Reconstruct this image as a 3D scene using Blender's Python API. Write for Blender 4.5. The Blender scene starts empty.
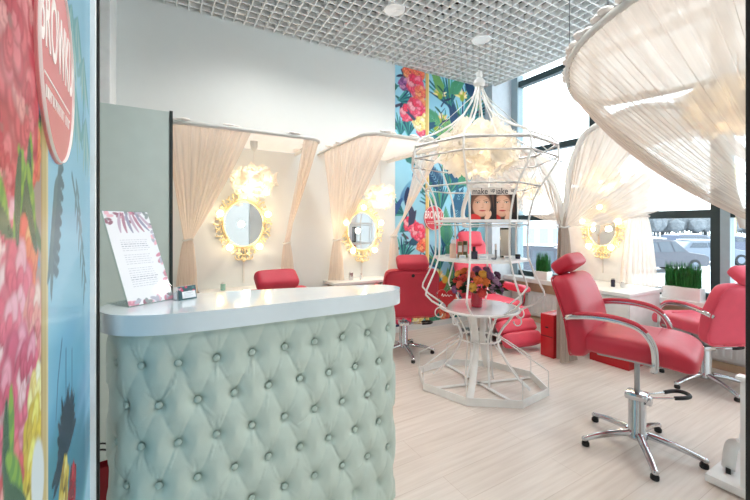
import bpy, bmesh, math, random
import numpy as np
from mathutils import Vector, Matrix, Quaternion
random.seed(7); RS = np.random.RandomState(11)
PI = math.pi
S = bpy.context.scene
COL = S.collection
H = 1.35                       # eye height
F = 365.0                      # focal length in pixels of a 750 px frame
HY = 226.0                     # horizon row
SQ = math.sqrt(3) / 2

# ---- survey helpers: turn a photo measurement into a real position in the room ----
def ray(x, y):
    u = (x - 375.0) / F; w = (HY - y) / F
    return Vector((0.5 + SQ * u, SQ - 0.5 * u, w))
def atY(x, y, Y):
    r = ray(x, y); t = Y / r.y; p = r * t; p.z += H; return p
def atX(x, y, X):
    r = ray(x, y); t = X / r.x; p = r * t; p.z += H; return p
def atZ(x, y, Z):
    r = ray(x, y); t = (Z - H) / r.z; p = r * t; p.z += H; return p
def atD(x, y, d):
    p = ray(x, y) * d; p.z += H; return p

# ---- materials ----
def lin(c):
    return tuple(((v / 255) / 12.92 if v / 255 <= .04045 else ((v / 255 + .055) / 1.055) ** 2.4) for v in c)
def mat(name, rgb, rough=.5, metal=0, noise=.04, scale=12, bump=0, bscale=60, coat=0, spec=.5, emit=0, emit_rgb=None):
    m = bpy.data.materials.new(name); m.use_nodes = True
    nt = m.node_tree; b = nt.nodes['Principled BSDF']
    c = lin(rgb)
    b.inputs['Roughness'].default_value = rough; b.inputs['Metallic'].default_value = metal
    b.inputs['Specular IOR Level'].default_value = spec
    b.inputs['Coat Weight'].default_value = coat; b.inputs['Coat Roughness'].default_value = .05
    tc = nt.nodes.new('ShaderNodeTexCoord')
    n = nt.nodes.new('ShaderNodeTexNoise'); n.inputs['Scale'].default_value = scale; n.inputs['Detail'].default_value = 3
    nt.links.new(tc.outputs['Object'], n.inputs['Vector'])
    r = nt.nodes.new('ShaderNodeValToRGB')
    r.color_ramp.elements[0].position = .3; r.color_ramp.elements[1].position = .7
    r.color_ramp.elements[0].color = tuple(max(0, v * (1 - noise)) for v in c) + (1,)
    r.color_ramp.elements[1].color = tuple(min(1, v * (1 + noise)) for v in c) + (1,)
    nt.links.new(n.outputs['Fac'], r.inputs['Fac']); nt.links.new(r.outputs['Color'], b.inputs['Base Color'])
    if bump:
        n2 = nt.nodes.new('ShaderNodeTexNoise'); n2.inputs['Scale'].default_value = bscale
        nt.links.new(tc.outputs['Object'], n2.inputs['Vector'])
        bp = nt.nodes.new('ShaderNodeBump'); bp.inputs['Strength'].default_value = bump; bp.inputs['Distance'].default_value = .01
        nt.links.new(n2.outputs['Fac'], bp.inputs['Height']); nt.links.new(bp.outputs['Normal'], b.inputs['Normal'])
    if emit:
        b.inputs['Emission Color'].default_value = lin(emit_rgb or rgb) + (1,)
        b.inputs['Emission Strength'].default_value = emit
    return m

def sheer_mat(name, rgb, lo, hi, freq=46):
    m = bpy.data.materials.new(name); m.use_nodes = True
    nt = m.node_tree; nt.nodes.remove(nt.nodes['Principled BSDF'])
    out = nt.nodes['Material Output']
    uv = nt.nodes.new('ShaderNodeUVMap')
    mp = nt.nodes.new('ShaderNodeMapping'); mp.inputs['Scale'].default_value = (freq, 1.3, 1)
    n = nt.nodes.new('ShaderNodeTexNoise'); n.inputs['Scale'].default_value = 1; n.inputs['Detail'].default_value = 4
    nt.links.new(uv.outputs['UV'], mp.inputs['Vector']); nt.links.new(mp.outputs['Vector'], n.inputs['Vector'])
    mr = nt.nodes.new('ShaderNodeMapRange')
    mr.inputs['From Min'].default_value = .3; mr.inputs['From Max'].default_value = .7
    mr.inputs['To Min'].default_value = lo; mr.inputs['To Max'].default_value = hi
    nt.links.new(n.outputs['Fac'], mr.inputs['Value'])
    c = lin(rgb) + (1,)
    d = nt.nodes.new('ShaderNodeBsdfDiffuse'); d.inputs['Color'].default_value = c
    t = nt.nodes.new('ShaderNodeBsdfTranslucent'); t.inputs['Color'].default_value = c
    mx = nt.nodes.new('ShaderNodeMixShader'); mx.inputs['Fac'].default_value = .55
    nt.links.new(d.outputs[0], mx.inputs[1]); nt.links.new(t.outputs[0], mx.inputs[2])
    tr = nt.nodes.new('ShaderNodeBsdfTransparent')
    m2 = nt.nodes.new('ShaderNodeMixShader')
    nt.links.new(mr.outputs[0], m2.inputs['Fac']); nt.links.new(tr.outputs[0], m2.inputs[1]); nt.links.new(mx.outputs[0], m2.inputs[2])
    nt.links.new(m2.outputs[0], out.inputs['Surface'])
    return m

def glass_mat(name, rgb=(245, 250, 250), refl=.06):
    m = bpy.data.materials.new(name); m.use_nodes = True
    nt = m.node_tree; nt.nodes.remove(nt.nodes['Principled BSDF'])
    out = nt.nodes['Material Output']
    tr = nt.nodes.new('ShaderNodeBsdfTransparent'); tr.inputs['Color'].default_value = lin(rgb) + (1,)
    g = nt.nodes.new('ShaderNodeBsdfGlossy'); g.inputs['Roughness'].default_value = .02
    fr = nt.nodes.new('ShaderNodeFresnel'); fr.inputs['IOR'].default_value = 1.35
    mx = nt.nodes.new('ShaderNodeMixShader')
    ge = nt.nodes.new('ShaderNodeNewGeometry'); inv = nt.nodes.new('ShaderNodeMath'); inv.operation = 'SUBTRACT'; inv.inputs[0].default_value = 1
    mul = nt.nodes.new('ShaderNodeMath'); mul.operation = 'MULTIPLY'           # reflect on the outer skin only
    nt.links.new(ge.outputs['Backfacing'], inv.inputs[1]); nt.links.new(inv.outputs[0], mul.inputs[0]); nt.links.new(fr.outputs[0], mul.inputs[1])
    nt.links.new(mul.outputs[0], mx.inputs['Fac']); nt.links.new(tr.outputs[0], mx.inputs[1]); nt.links.new(g.outputs[0], mx.inputs[2])
    nt.links.new(mx.outputs[0], out.inputs['Surface'])
    return m

def print_mat(name, rough=.5, coat=0, spec=.4, transl=0):
    m = bpy.data.materials.new(name); m.use_nodes = True
    nt = m.node_tree; b = nt.nodes['Principled BSDF']
    a = nt.nodes.new('ShaderNodeAttribute'); a.attribute_name = 'print'
    nt.links.new(a.outputs['Color'], b.inputs['Base Color'])
    b.inputs['Roughness'].default_value = rough; b.inputs['Coat Weight'].default_value = coat
    b.inputs['Coat Roughness'].default_value = .03; b.inputs['Specular IOR Level'].default_value = spec
    if transl:
        t = nt.nodes.new('ShaderNodeBsdfTranslucent'); nt.links.new(a.outputs['Color'], t.inputs['Color'])
        mx = nt.nodes.new('ShaderNodeMixShader'); mx.inputs['Fac'].default_value = transl
        nt.links.new(b.outputs[0], mx.inputs[1]); nt.links.new(t.outputs[0], mx.inputs[2])
        nt.links.new(mx.outputs[0], nt.nodes['Material Output'].inputs['Surface'])
    return m

def floor_mat():
    m = bpy.data.materials.new('pale_wood_planks'); m.use_nodes = True
    nt = m.node_tree; b = nt.nodes['Principled BSDF']
    tc = nt.nodes.new('ShaderNodeTexCoord')
    mp = nt.nodes.new('ShaderNodeMapping'); mp.inputs['Rotation'].default_value = (0, 0, 0)
    nt.links.new(tc.outputs['Object'], mp.inputs['Vector'])
    br = nt.nodes.new('ShaderNodeTexBrick')
    br.inputs['Scale'].default_value = 1; br.inputs['Brick Width'].default_value = 1.3; br.inputs['Row Height'].default_value = .19
    br.inputs['Mortar Size'].default_value = .0015; br.inputs['Mortar Smooth'].default_value = .3
    br.inputs['Color1'].default_value = lin((238, 230, 223)) + (1,); br.inputs['Color2'].default_value = lin((233, 224, 216)) + (1,)
    br.inputs['Mortar'].default_value = lin((214, 202, 192)) + (1,)
    nt.links.new(mp.outputs[0], br.inputs['Vector'])
    m2 = nt.nodes.new('ShaderNodeMapping'); m2.inputs['Scale'].default_value = (2.2, 38, 1)
    nt.links.new(tc.outputs['Object'], m2.inputs['Vector'])
    n = nt.nodes.new('ShaderNodeTexNoise'); n.inputs['Scale'].default_value = 1; n.inputs['Detail'].default_value = 6
    nt.links.new(m2.outputs[0], n.inputs['Vector'])
    mx = nt.nodes.new('ShaderNodeMix'); mx.data_type = 'RGBA'; mx.blend_type = 'MULTIPLY'
    r = nt.nodes.new('ShaderNodeValToRGB')
    r.color_ramp.elements[0].position = .3; r.color_ramp.elements[0].color = (.86, .84, .82, 1)
    r.color_ramp.elements[1].position = .65; r.color_ramp.elements[1].color = (1, 1, 1, 1)
    nt.links.new(n.outputs['Fac'], r.inputs['Fac'])
    mx.inputs[0].default_value = 1
    nt.links.new(br.outputs['Color'], mx.inputs[6]); nt.links.new(r.outputs['Color'], mx.inputs[7])
    nt.links.new(mx.outputs[2], b.inputs['Base Color'])
    b.inputs['Roughness'].default_value = .38; b.inputs['Specular IOR Level'].default_value = .4
    return m

M = dict(
    wall=mat('white_paint', (224, 229, 229), .8, noise=.006, bump=.02, bscale=220),
    white=mat('white_lacquer', (238, 240, 240), .35, coat=.2),
    cagew=mat('white_powder_coat', (236, 237, 235), .4),
    counter_top=mat('glossy_counter', (222, 234, 240), .08, coat=.6, noise=.015),
    mint=mat('mint_leatherette', (196, 212, 203), .42, noise=.02, bump=.05, bscale=260),
    mint_b=mat('mint_button', (188, 206, 198), .4, noise=.02),
    red=mat('red_leatherette', (198, 46, 68), .46, noise=.04, bump=.05, bscale=300, spec=.5),
    pink=mat('coral_leatherette', (222, 78, 102), .46, noise=.04, bump=.05, bscale=300, spec=.5),  # lighter copy of the red, bright light put into the colour
    redbox=mat('red_laminate', (190, 22, 34), .35),
    chrome=mat('chrome', (214, 216, 220), .12, 1, noise=.02),
    steel=mat('satin_steel', (165, 168, 172), .3, 1),
    black=mat('black_rubber', (16, 16, 18), .55),
    alu=mat('pale_aluminium', (205, 212, 218), .45, .2),
    frame=mat('dark_green_grey_frame', (40, 58, 62), .45),
    greyframe=mat('grey_aluminium_frame', (150, 172, 182), .5),
    ceil=mat('white_grid_metal', (236, 238, 238), .5),
    plenum=mat('grey_plenum', (104, 112, 114), .9),
    screen=mat('sage_grey_panel', (196, 209, 204), .5, noise=.02),
    gold=mat('pale_gold_plaster', (244, 226, 180), .4, noise=.06, scale=40),
    mirror=mat('mirror_silver', (238, 242, 244), .02, 1, noise=0),
    bulb=mat('lit_globe_bulb', (255, 240, 205), .3, emit=9, emit_rgb=(255, 226, 180)),
    lampbulb=mat('lit_lamp_bulb', (255, 236, 200), .3, emit=7, emit_rgb=(255, 222, 170)),
    dif=mat('downlight_diffuser', (235, 238, 238), .5, emit=.6, emit_rgb=(255, 252, 244)),
    paper=sheer_mat('paper_petals', (250, 246, 238), .8, .95, 3),
    sheer=sheer_mat('cream_voile', (250, 236, 224), .58, .80, 26),
    sheerc=sheer_mat('white_voile', (226, 216, 207), .42, .72, 46),
    sheerd=sheer_mat('dense_voile', (244, 233, 223), .84, .95, 14),
    sheerw=sheer_mat('soft_white_voile', (222, 212, 203), .55, .86, 30),
    roofc=sheer_mat('canopy_cloth', (222, 214, 206), .86, .95, 14),
    rail=mat('cream_rail', (222, 222, 218), .5),
    glass=glass_mat('clear_glass'),
    floor=floor_mat(),
    mural=print_mat('floral_mural', .55),
    panelp=print_mat('glossy_floral_print', .25, coat=.5, transl=.6),
    printp=print_mat('glossy_print', .35, coat=.2),
    signred=mat('coral_sign', (205, 50, 72), .5, noise=.02),
    signpink=mat('dusty_rose_sign', (204, 128, 128), .5, noise=.02),  # coral paled towards rose, reflection haze painted into the colour
    whiteprint=mat('white_print', (246, 240, 236), .5, noise=.01),
    snow=mat('snow', (238, 241, 246), .9, noise=.05, scale=.3),
    wood=mat('pale_wood_board', (214, 186, 156), .5, noise=.08, scale=9),
    grass=mat('green_grass', (30, 112, 44), .6, noise=.35, scale=30),
    leafd=mat('dark_leaf', (34, 72, 42), .55, noise=.3, scale=30),
    carA=mat('grey_blue_car_paint', (58, 62, 76), .3, coat=.4),
    carB=mat('dark_blue_car_paint', (60, 72, 98), .3, coat=.4),
    carC=mat('silver_car_paint', (104, 116, 132), .3, coat=.4),
    carD=mat('white_car_paint', (226, 230, 236), .3, coat=.4),
    carglass=mat('car_glass', (70, 80, 92), .1),
    tyre=mat('tyre', (36, 38, 42), .7),
    tree=mat('frosted_tree', (112, 118, 124), .9, noise=.2, scale=2),
    pole=mat('yellow_pole', (236, 214, 150), .6),
    house=mat('pale_blue_cladding', (178, 196, 214), .7),
)

# ---- object helpers ----
def link(name, me, m=None, parent=None):
    o = bpy.data.objects.new(name, me); COL.objects.link(o)
    if m is not None and me is not None and not me.materials: me.materials.append(m)
    if parent is not None: o.parent = parent
    return o
def obj(name, bm, m, parent=None, smooth=True):
    me = bpy.data.meshes.new(name)
    bmesh.ops.recalc_face_normals(bm, faces=bm.faces[:])
    bm.to_mesh(me); bm.free()
    if smooth:
        for p in me.polygons: p.use_smooth = True
        try: me.set_sharp_from_angle(angle=math.radians(38))
        except Exception: pass
    return link(name, me, m, parent)
def tag(o, label=None, cat=None, group=None, kind=None):
    if label: o['label'] = label
    if cat: o['category'] = cat
    if group: o['group'] = group
    if kind: o['kind'] = kind
    return o
def thing(name, label, cat, loc=(0, 0, 0), rz=0, group=None):
    o = bpy.data.objects.new(name, None); COL.objects.link(o)
    o.empty_display_size = .1
    o.location = loc; o.rotation_euler = (0, 0, rz)
    return tag(o, label, cat, group)
def struct(name, bm, m, parent=None, smooth=False):
    o = obj(name, bm, m, parent, smooth)
    if parent is None: o['kind'] = 'structure'
    return o
NB = bmesh.new
def box(bm, c, s, rot=None, bevel=0, seg=2):
    mt = Matrix.Translation(Vector(c)) @ (rot.to_matrix().to_4x4() if rot is not None else Matrix()) @ Matrix.Diagonal((s[0], s[1], s[2], 1))
    r = bmesh.ops.create_cube(bm, size=1, matrix=mt)
    if bevel:
        es = list({e for v in r['verts'] for e in v.link_edges})
        bmesh.ops.bevel(bm, geom=es, offset=bevel, segments=seg, affect='EDGES', profile=.5)
    return bm
def boxr(bm, a, b, bevel=0):
    a = Vector(a); b = Vector(b)
    return box(bm, (a + b) / 2, [abs(v) for v in (b - a)], None, bevel)
def frame_of(t):
    t = t.normalized(); up = Vector((0, 0, 1)) if abs(t.z) < .95 else Vector((1, 0, 0))
    a = t.cross(up).normalized(); return a, a.cross(t).normalized()
def tube(bm, pts, r, n=8, closed=False, flat=1.0, cap=True):
    pts = [Vector(p) for p in pts]; N = len(pts); rings = []
    a0 = None
    for i, p in enumerate(pts):
        if closed: t = pts[(i + 1) % N] - pts[i - 1]
        else: t = pts[min(i + 1, N - 1)] - pts[max(i - 1, 0)]
        t.normalize()
        if a0 is None: a, b = frame_of(t)
        else:
            a = (a0 - t * a0.dot(t))
            if a.length < 1e-5: a, b = frame_of(t)
            a.normalize(); b = t.cross(a)
        a0 = a
        rr = r[i] if isinstance(r, (list, tuple)) else r
        rings.append([bm.verts.new(p + a * math.cos(2 * PI * k / n) * rr + b * math.sin(2 * PI * k / n) * rr * flat) for k in range(n)])
    for i in range(N if closed else N - 1):
        A = rings[i]; B = rings[(i + 1) % N]
        for k in range(n):
            bm.faces.new((A[k], A[(k + 1) % n], B[(k + 1) % n], B[k]))
    if cap and not closed:
        bm.faces.new(rings[0][::-1]); bm.faces.new(rings[-1])
    return bm
def lathe(bm, prof, n=24, c=(0, 0, 0), cap=True):
    c = Vector(c); rings = []
    for r, z in prof:
        rings.append([bm.verts.new(c + Vector((max(r, 1e-4) * math.cos(2 * PI * k / n), max(r, 1e-4) * math.sin(2 * PI * k / n), z))) for k in range(n)])
    for A, B in zip(rings, rings[1:]):
        for k in range(n): bm.faces.new((A[k], A[(k + 1) % n], B[(k + 1) % n], B[k]))
    if cap:
        bm.faces.new(rings[0][::-1]); bm.faces.new(rings[-1])
    return bm
def sphere(bm, c, r, sc=(1, 1, 1), u=14, v=9):
    bmesh.ops.create_uvsphere(bm, u_segments=u, v_segments=v, radius=r, matrix=Matrix.Translation(Vector(c)) @ Matrix.Diagonal((*sc, 1)))
    return bm
def spline(pts, n=8, closed=False):
    P = [Vector(p) for p in pts]; out = []; N = len(P)
    rng = range(N) if closed else range(N - 1)
    for i in rng:
        g = lambda k: P[k % N] if closed else P[max(0, min(N - 1, k))]
        p0, p1, p2, p3 = g(i - 1), g(i), g(i + 1), g(i + 2)
        for j in range(n):
            t = j / n
            out.append(.5 * ((2 * p1) + (p2 - p0) * t + (2 * p0 - 5 * p1 + 4 * p2 - p3) * t * t + (3 * p1 - p0 - 3 * p2 + p3) * t ** 3))
    if not closed: out.append(P[-1])
    return out
def cushion(bm, w, d, h, nx=14, ny=14, e=.28, crown=.0, M4=Matrix(), fn=None):
    """upholstered slab: superelliptic rounded box centred at the origin, x width, y depth, z height"""
    def se(a, p): return math.copysign(abs(a) ** p, a)
    nu, nv = 40, 20; rows = []
    for i in range(nv + 1):
        ph = -PI / 2 + PI * i / nv; row = []
        for k in range(nu):
            th = 2 * PI * k / nu
            x = se(math.cos(ph), .42) * se(math.cos(th), e) * w / 2
            y = se(math.cos(ph), .42) * se(math.sin(th), e) * d / 2
            z = se(math.sin(ph), .6) * h / 2
            z *= 1 + crown * (1 - (2 * x / w) ** 2) * (1 - (2 * y / d) ** 2)
            p = Vector((x, y, z))
            if fn: p = fn(p)
            row.append(bm.verts.new(M4 @ p))
        rows.append(row)
    for A, B in zip(rows, rows[1:]):
        for k in range(nu): bm.faces.new((A[k], A[(k + 1) % nu], B[(k + 1) % nu], B[k]))
    bmesh.ops.remove_doubles(bm, verts=bm.verts[:], dist=1e-5)
    return bm
def grid_mesh(name, P, m, parent=None, UV=True, thick=0):
    """P: array nv x nu x 3 -> a cloth mesh with UVs"""
    nv, nu = P.shape[:2]
    me = bpy.data.meshes.new(name)
    idx = np.arange(nv * nu).reshape(nv, nu)
    f = np.stack([idx[:-1, :-1], idx[:-1, 1:], idx[1:, 1:], idx[1:, :-1]], -1).reshape(-1, 4)
    me.from_pydata(P.reshape(-1, 3).tolist(), [], f.tolist())
    uvl = me.uv_layers.new(name='UVMap')
    uu, vv = np.meshgrid(np.linspace(0, 1, nu), np.linspace(0, 1, nv))
    uvv = np.stack([uu, vv], -1).reshape(-1, 2)[f.reshape(-1)]
    uvl.data.foreach_set('uv', uvv.reshape(-1).astype(np.float32))
    me.polygons.foreach_set('use_smooth', np.ones(len(f), bool))
    return link(name, me, m, parent)

# ---- printed artwork: a raster painter whose result becomes the 'print' colour of a flat printed sheet ----
class Canvas:
    def __init__(s, s0, s1, t0, t1, res, bg):
        s.s0, s.s1, s.t0, s.t1 = s0, s1, t0, t1
        s.nx = int((s1 - s0) / res) + 2; s.ny = int((t1 - t0) / res) + 2
        s.xs = np.linspace(s0, s1, s.nx); s.ys = np.linspace(t0, t1, s.ny)
        s.a = np.zeros((s.ny, s.nx, 3)); s.a[:] = bg
        s.px = (s1 - s0) / (s.nx - 1)
    def win(s, x0, x1, y0, y1):
        i0, i1 = np.searchsorted(s.xs, [x0, x1]); j0, j1 = np.searchsorted(s.ys, [y0, y1])
        if i1 <= i0 or j1 <= j0: return None
        X, Y = np.meshgrid(s.xs[i0:i1], s.ys[j0:j1])
        return (slice(j0, j1), slice(i0, i1)), X, Y
    def put(s, sl, al, col):
        s.a[sl] = s.a[sl] * (1 - al[..., None]) + np.asarray(col, float) * al[..., None]
    def rect(s, x0, x1, y0, y1, col, al=1.0):
        w = s.win(x0, x1, y0, y1)
        if w: s.put(w[0], np.full(w[1].shape, al), col)
    def blob(s, cx, cy, rx, ry, ang, col, soft=.12, tint=None, al=1.0, wob=0, ph=0):
        R = max(rx, ry) * 1.3; w = s.win(cx - R, cx + R, cy - R, cy + R)
        if not w: return
        sl, X, Y = w; dx = X - cx; dy = Y - cy; c, n = math.cos(ang), math.sin(ang)
        p = (dx * c + dy * n) / rx; q = (-dx * n + dy * c) / ry
        d = np.sqrt(p * p + q * q)
        if wob: d = d * (1 + wob * np.sin(np.arctan2(q, p) * 5 + ph) + wob * .6 * np.sin(np.arctan2(q, p) * 9 + 2 * ph))
        k = np.clip((1 - d) / soft, 0, 1) * al
        if tint is not None:
            g = np.clip(.5 + .5 * p, 0, 1)[..., None]
            colr = np.asarray(col, float) * (1 - g) + np.asarray(tint, float) * g
            s.a[sl] = s.a[sl] * (1 - k[..., None]) + colr * k[..., None]
        else: s.put(sl, k, col)
    def stroke(s, pts, w0, w1, col, al=1.0):
        pts = np.asarray(pts, float)
        for k in range(len(pts) - 1):
            a, b = pts[k], pts[k + 1]; n = len(pts) - 1
            wa = w0 + (w1 - w0) * k / n; wb = w0 + (w1 - w0) * (k + 1) / n; m = max(wa, wb) + s.px
            w = s.win(min(a[0], b[0]) - m, max(a[0], b[0]) + m, min(a[1], b[1]) - m, max(a[1], b[1]) + m)
            if not w: continue
            sl, X, Y = w; v = b - a; L = v @ v + 1e-12
            t = np.clip(((X - a[0]) * v[0] + (Y - a[1]) * v[1]) / L, 0, 1)
            d = np.hypot(X - a[0] - t * v[0], Y - a[1] - t * v[1])
            s.put(sl, np.clip((wa + (wb - wa) * t - d) / s.px + .5, 0, 1) * al, col)
    def leaf(s, x, y, L, ang, w, col, bend=.3, col2=None):
        n = 9; pts = []; a = ang
        px_, py_ = x, y
        for i in range(n):
            pts.append((px_, py_)); px_ += L / n * math.cos(a); py_ += L / n * math.sin(a); a += bend / n
        for i in range(n - 1):
            f = lambda t: w * math.sin(PI * min(1, .12 + .88 * t)) ** .8
            s.stroke(pts[i:i + 2], f(i / n), f((i + 1) / n), col if (col2 is None or i % 2) else col2)
    def frond(s, x, y, L, ang, col, n=11, bend=.2, spread=.8, w=.006):
        pts = []; a = ang; px_, py_ = x, y
        for i in range(n):
            pts.append((px_, py_, a)); px_ += L / n * math.cos(a); py_ += L / n * math.sin(a); a += bend / n
        s.stroke([p[:2] for p in pts], w * .8, w * .3, col)
        for i, p in enumerate(pts[1:]):
            l = L * .5 * (1 - .6 * i / n)
            for sg in (-1, 1): s.leaf(p[0], p[1], l, p[2] + sg * spread, w, col, -sg * .35)
    def spiky(s, x, y, L, ang, cols, n=17, fan=2.2, w=.012):
        for i in range(n):
            a = ang + fan * (i / (n - 1) - .5)
            s.leaf(x, y, L * (.7 + .3 * RS.rand()), a, w, cols[i % len(cols)], .5 * (i / (n - 1) - .5))
    def peony(s, x, y, r, cols, n=5):
        s.blob(x, y, r, r * .95, RS.rand() * 6, cols[0], .1, wob=.08, ph=RS.rand() * 6)
        for ring in range(n):
            rr = r * (1 - ring / n) * .78; k = max(3, 7 - ring)
            for j in range(k):
                a = 2 * PI * (j + RS.rand() * .4) / k + ring
                c = np.asarray(cols[(j + ring) % len(cols)], float)
                px_, py_ = x + rr * .7 * math.cos(a), y + rr * .7 * math.sin(a)
                s.blob(px_, py_, rr * .62, rr * .5, a, c * .86, .25)
                s.blob(px_ + rr * .05, py_ + rr * .05, rr * .55, rr * .42, a, c, .35, tint=np.clip(c * 1.12 + 14, 0, 255))
        s.blob(x, y, r * .16, r * .14, 0, np.asarray(cols[-1]) * .75, .5)
    def mesh(s, name, m, parent=None, fn=None):
        X, Y = np.meshgrid(s.xs, s.ys)
        P = np.stack([X, np.zeros_like(X), Y], -1) if fn is None else fn(X, Y)
        o = grid_mesh(name, P, m, parent)
        c = np.clip(s.a, 0, 255) / 255; c = np.where(c <= .04045, c / 12.92, ((c + .055) / 1.055) ** 2.4)
        at = o.data.color_attributes.new('print', 'FLOAT_COLOR', 'POINT')
        at.data.foreach_set('color', np.concatenate([c, np.ones(c.shape[:2] + (1,))], -1).reshape(-1).astype(np.float32))
        return o
BLUE = (150, 208, 230); PINKS = [(232, 74, 104), (244, 116, 140), (222, 52, 84), (248, 156, 168)]
ORANGES = [(240, 120, 84), (250, 158, 110), (232, 92, 80)]; CREAMS = [(250, 226, 150), (252, 238, 196), (240, 200, 120)]
TEALS = [(22, 96, 112), (36, 132, 128), (18, 70, 104), (64, 158, 150)]; GREENS = [(88, 150, 62), (44, 110, 66), (146, 184, 70)]
NAVY = (34, 44, 82); GOLD = (222, 190, 112)

# =====================================================================  ROOM SHELL
WX, WY, CZ, GX = 4.55, 3.87, 3.39, 4.16       # window wall, back wall, ceiling grid, edge of the grid
WS = [-2.05, -.9, .25, 1.387, 2.54, 3.66]       # mullions along the window wall
bm = NB(); boxr(bm, (-2.0, -2.4, -.12), (WX + .1, WY + .12, 0)); struct('floor', bm, M['floor'])
bm = NB(); boxr(bm, (-2.0, WY, 0), (2.527, WY + .12, 3.9)); boxr(bm, (2.527, WY + .006, 0), (WX + .3, WY + .12, 3.9)); struct('wall_back', bm, M['wall'])
bm = NB(); boxr(bm, (-2.1, 1.7, 0), (-2.0, WY + .12, 3.9)); boxr(bm, (-2.1, -2.5, 0), (-2.0, -.2, 3.9)); boxr(bm, (-2.1, -.2, 2.7), (-2.0, 1.7, 3.9)); struct('wall_left', bm, M['wall'])
bm = NB(); boxr(bm, (-2.0, 1.50, 0), (-.235, 1.56, CZ)); struct('wall_front', bm, M['wall'])  # unseen wall added to keep light off the counter's left end
bm = NB(); boxr(bm, (-2.1, -2.5, 0), (WX + .1, -2.4, 3.9)); struct('wall_rear', bm, M['wall'])
# pilaster beside the doorway, white
bm = NB(); boxr(bm, (-.75, 3.45, 0), (-.361, WY, CZ), .004); struct('trim_1', bm, M['white'])
# open-cell ceiling
bm = NB()
x = -2.0
while x < GX + .001:
    boxr(bm, (x - .005, -2.4, CZ), (x + .005, WY, CZ + .05)); x += .1
y = -2.4
while y < WY:
    boxr(bm, (-2.0, y - .005, CZ + .001), (GX, y + .005, CZ + .049)); y += .1
boxr(bm, (GX - .005, -2.4, CZ - .01), (GX + .012, WY - .12, CZ + .2))
struct('ceiling', bm, M['ceil'])
bm = NB(); boxr(bm, (-2.1, -2.4, CZ + .42), (WX + .1, WY + .12, CZ + .52)); struct('ceiling_slab', bm, M['plenum'])
# black pipes added above the grid so that some cells look dark
for i, (a, b) in enumerate([((1.2, 2.35), (3.1, 2.35)), ((2.5, 3.3), (2.5, 1.4)), ((1.35, 3.2), (1.35, 2.5)), ((3.3, 3.2), (3.3, 1.2))]):
    bm = NB(); pz_ = CZ + (.09, .18, .25, .18)[i]; tube(bm, [(a[0], a[1], pz_), (b[0], b[1], pz_)], .035, 10)
    o = obj('service_pipe', bm, M['black'])
    tag(o, ['black service pipe above the grid ceiling running from above the booths towards the window',
            'black service pipe above the grid ceiling running past the cage lamp towards the back wall',
            'short black service pipe above the grid ceiling over the first curtained booth',
            'black service pipe above the grid ceiling nearest the window wall'][i], 'pipe')
    for k in range(2):                       # hangers up to the slab
        p = Vector((a[0], a[1], 0)).lerp(Vector((b[0], b[1], 0)), .2 + .6 * k)
        b2 = NB(); tube(b2, [(p.x, p.y, pz_ + .02), (p.x, p.y, CZ + .42)], .005, 6); obj('hanger', b2, M['steel'], o)
# downlights
DL = [(1.88, 2.89), (3.0, 2.88), (.8, 2.89), (.8, .9), (1.9, .9), (3.0, .9), (.8, -1.0), (1.9, -1.0), (3.0, -1.0)]
for i, (x, y) in enumerate(DL):
    if i < 2:
        t = thing('ceiling_downlight', ['round white downlight in the grid ceiling above the back booths, nearer the camera',
                                        'round white downlight in the grid ceiling close to the cage top'][i], 'ceiling light', (x, y, CZ), group='round downlights in the grid ceiling')
        bm = NB(); lathe(bm, [(.078, -.004), (.098, -.008), (.102, .0), (.098, .06), (.078, .06)], 32); obj('rim', bm, M['white'], t)
        bm = NB(); lathe(bm, [(.001, .012), (.079, .012), (.079, .018), (.001, .018)], 28); obj('diffuser', bm, M['dif'], t)
    L = bpy.data.lights.new('downlight', 'SPOT'); L.energy = 40; L.spot_size = math.radians(150); L.spot_blend = .7; L.shadow_soft_size = .1
    L.color = (1, .985, .96)
    lo = bpy.data.objects.new('downlight', L); COL.objects.link(lo); lo.location = (x, y, CZ - .03)
# corner column
bm = NB(); boxr(bm, (4.11, 3.73, 0), (WX - .02, WY, CZ + .3), .006); struct('column', bm, mat('column_paint', (214, 222, 230), .6))
# window wall: frame, panes, sill, apron
SZ = .63
bm = NB()
for y in WS: boxr(bm, (WX - .02, y - .035, SZ), (WX + .10, y + .035, CZ + .4))
for z in (SZ + .03, 1.468, 2.425, 3.44): boxr(bm, (WX - .01, WS[0], z - .04), (WX + .08, WS[-1], z + .04))
w1 = struct('window_1', bm, M['frame'])
bm = NB(); boxr(bm, (WX - .03, 3.618, SZ), (WX + .1, 3.74, CZ + .4)); boxr(bm, (WX - .02, 1.387 - .105, SZ), (WX + .10, 1.387 - .036, CZ + .4)); o = obj('side_frame', bm, M['greyframe'], w1)
for i in range(len(WS) - 1):
    bm = NB(); boxr(bm, (WX + .03, WS[i] + .036, SZ), (WX + .036, WS[i + 1] - .036, CZ + .4)); obj('pane', bm, M['glass'], w1)
bm = NB(); boxr(bm, (WX - .2, -2.2, SZ - .06), (WX + .03, 3.72, SZ - .0), .006); struct('window_sill', bm, M['white'])
bm = NB(); boxr(bm, (WX + .0, -2.2, 0), (WX + .12, WY, SZ - .03)); struct('wall_window', bm, mat('apron_paint', (232, 228, 224), .6))
bm = NB(); boxr(bm, (WX - .045, -2.2, SZ - .2), (WX, 3.7, SZ - .062), .004); struct('trim_2', bm, M['wood'])
bm = NB(); boxr(bm, (WX - .02, -2.2, 0), (WX, 3.7, .07)); struct('baseboard_window', bm, M['wood'])
bm = NB(); boxr(bm, (1.3, WY - .016, 0), (4.11, WY, .07)); struct('baseboard_back', bm, M['wall'])
# doorway the photo is taken through: dark jamb on the right
bm = NB(); boxr(bm, (.8125, .10, 0), (.95, .212, CZ), .003); struct('door_jamb', bm, M['black'])

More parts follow.
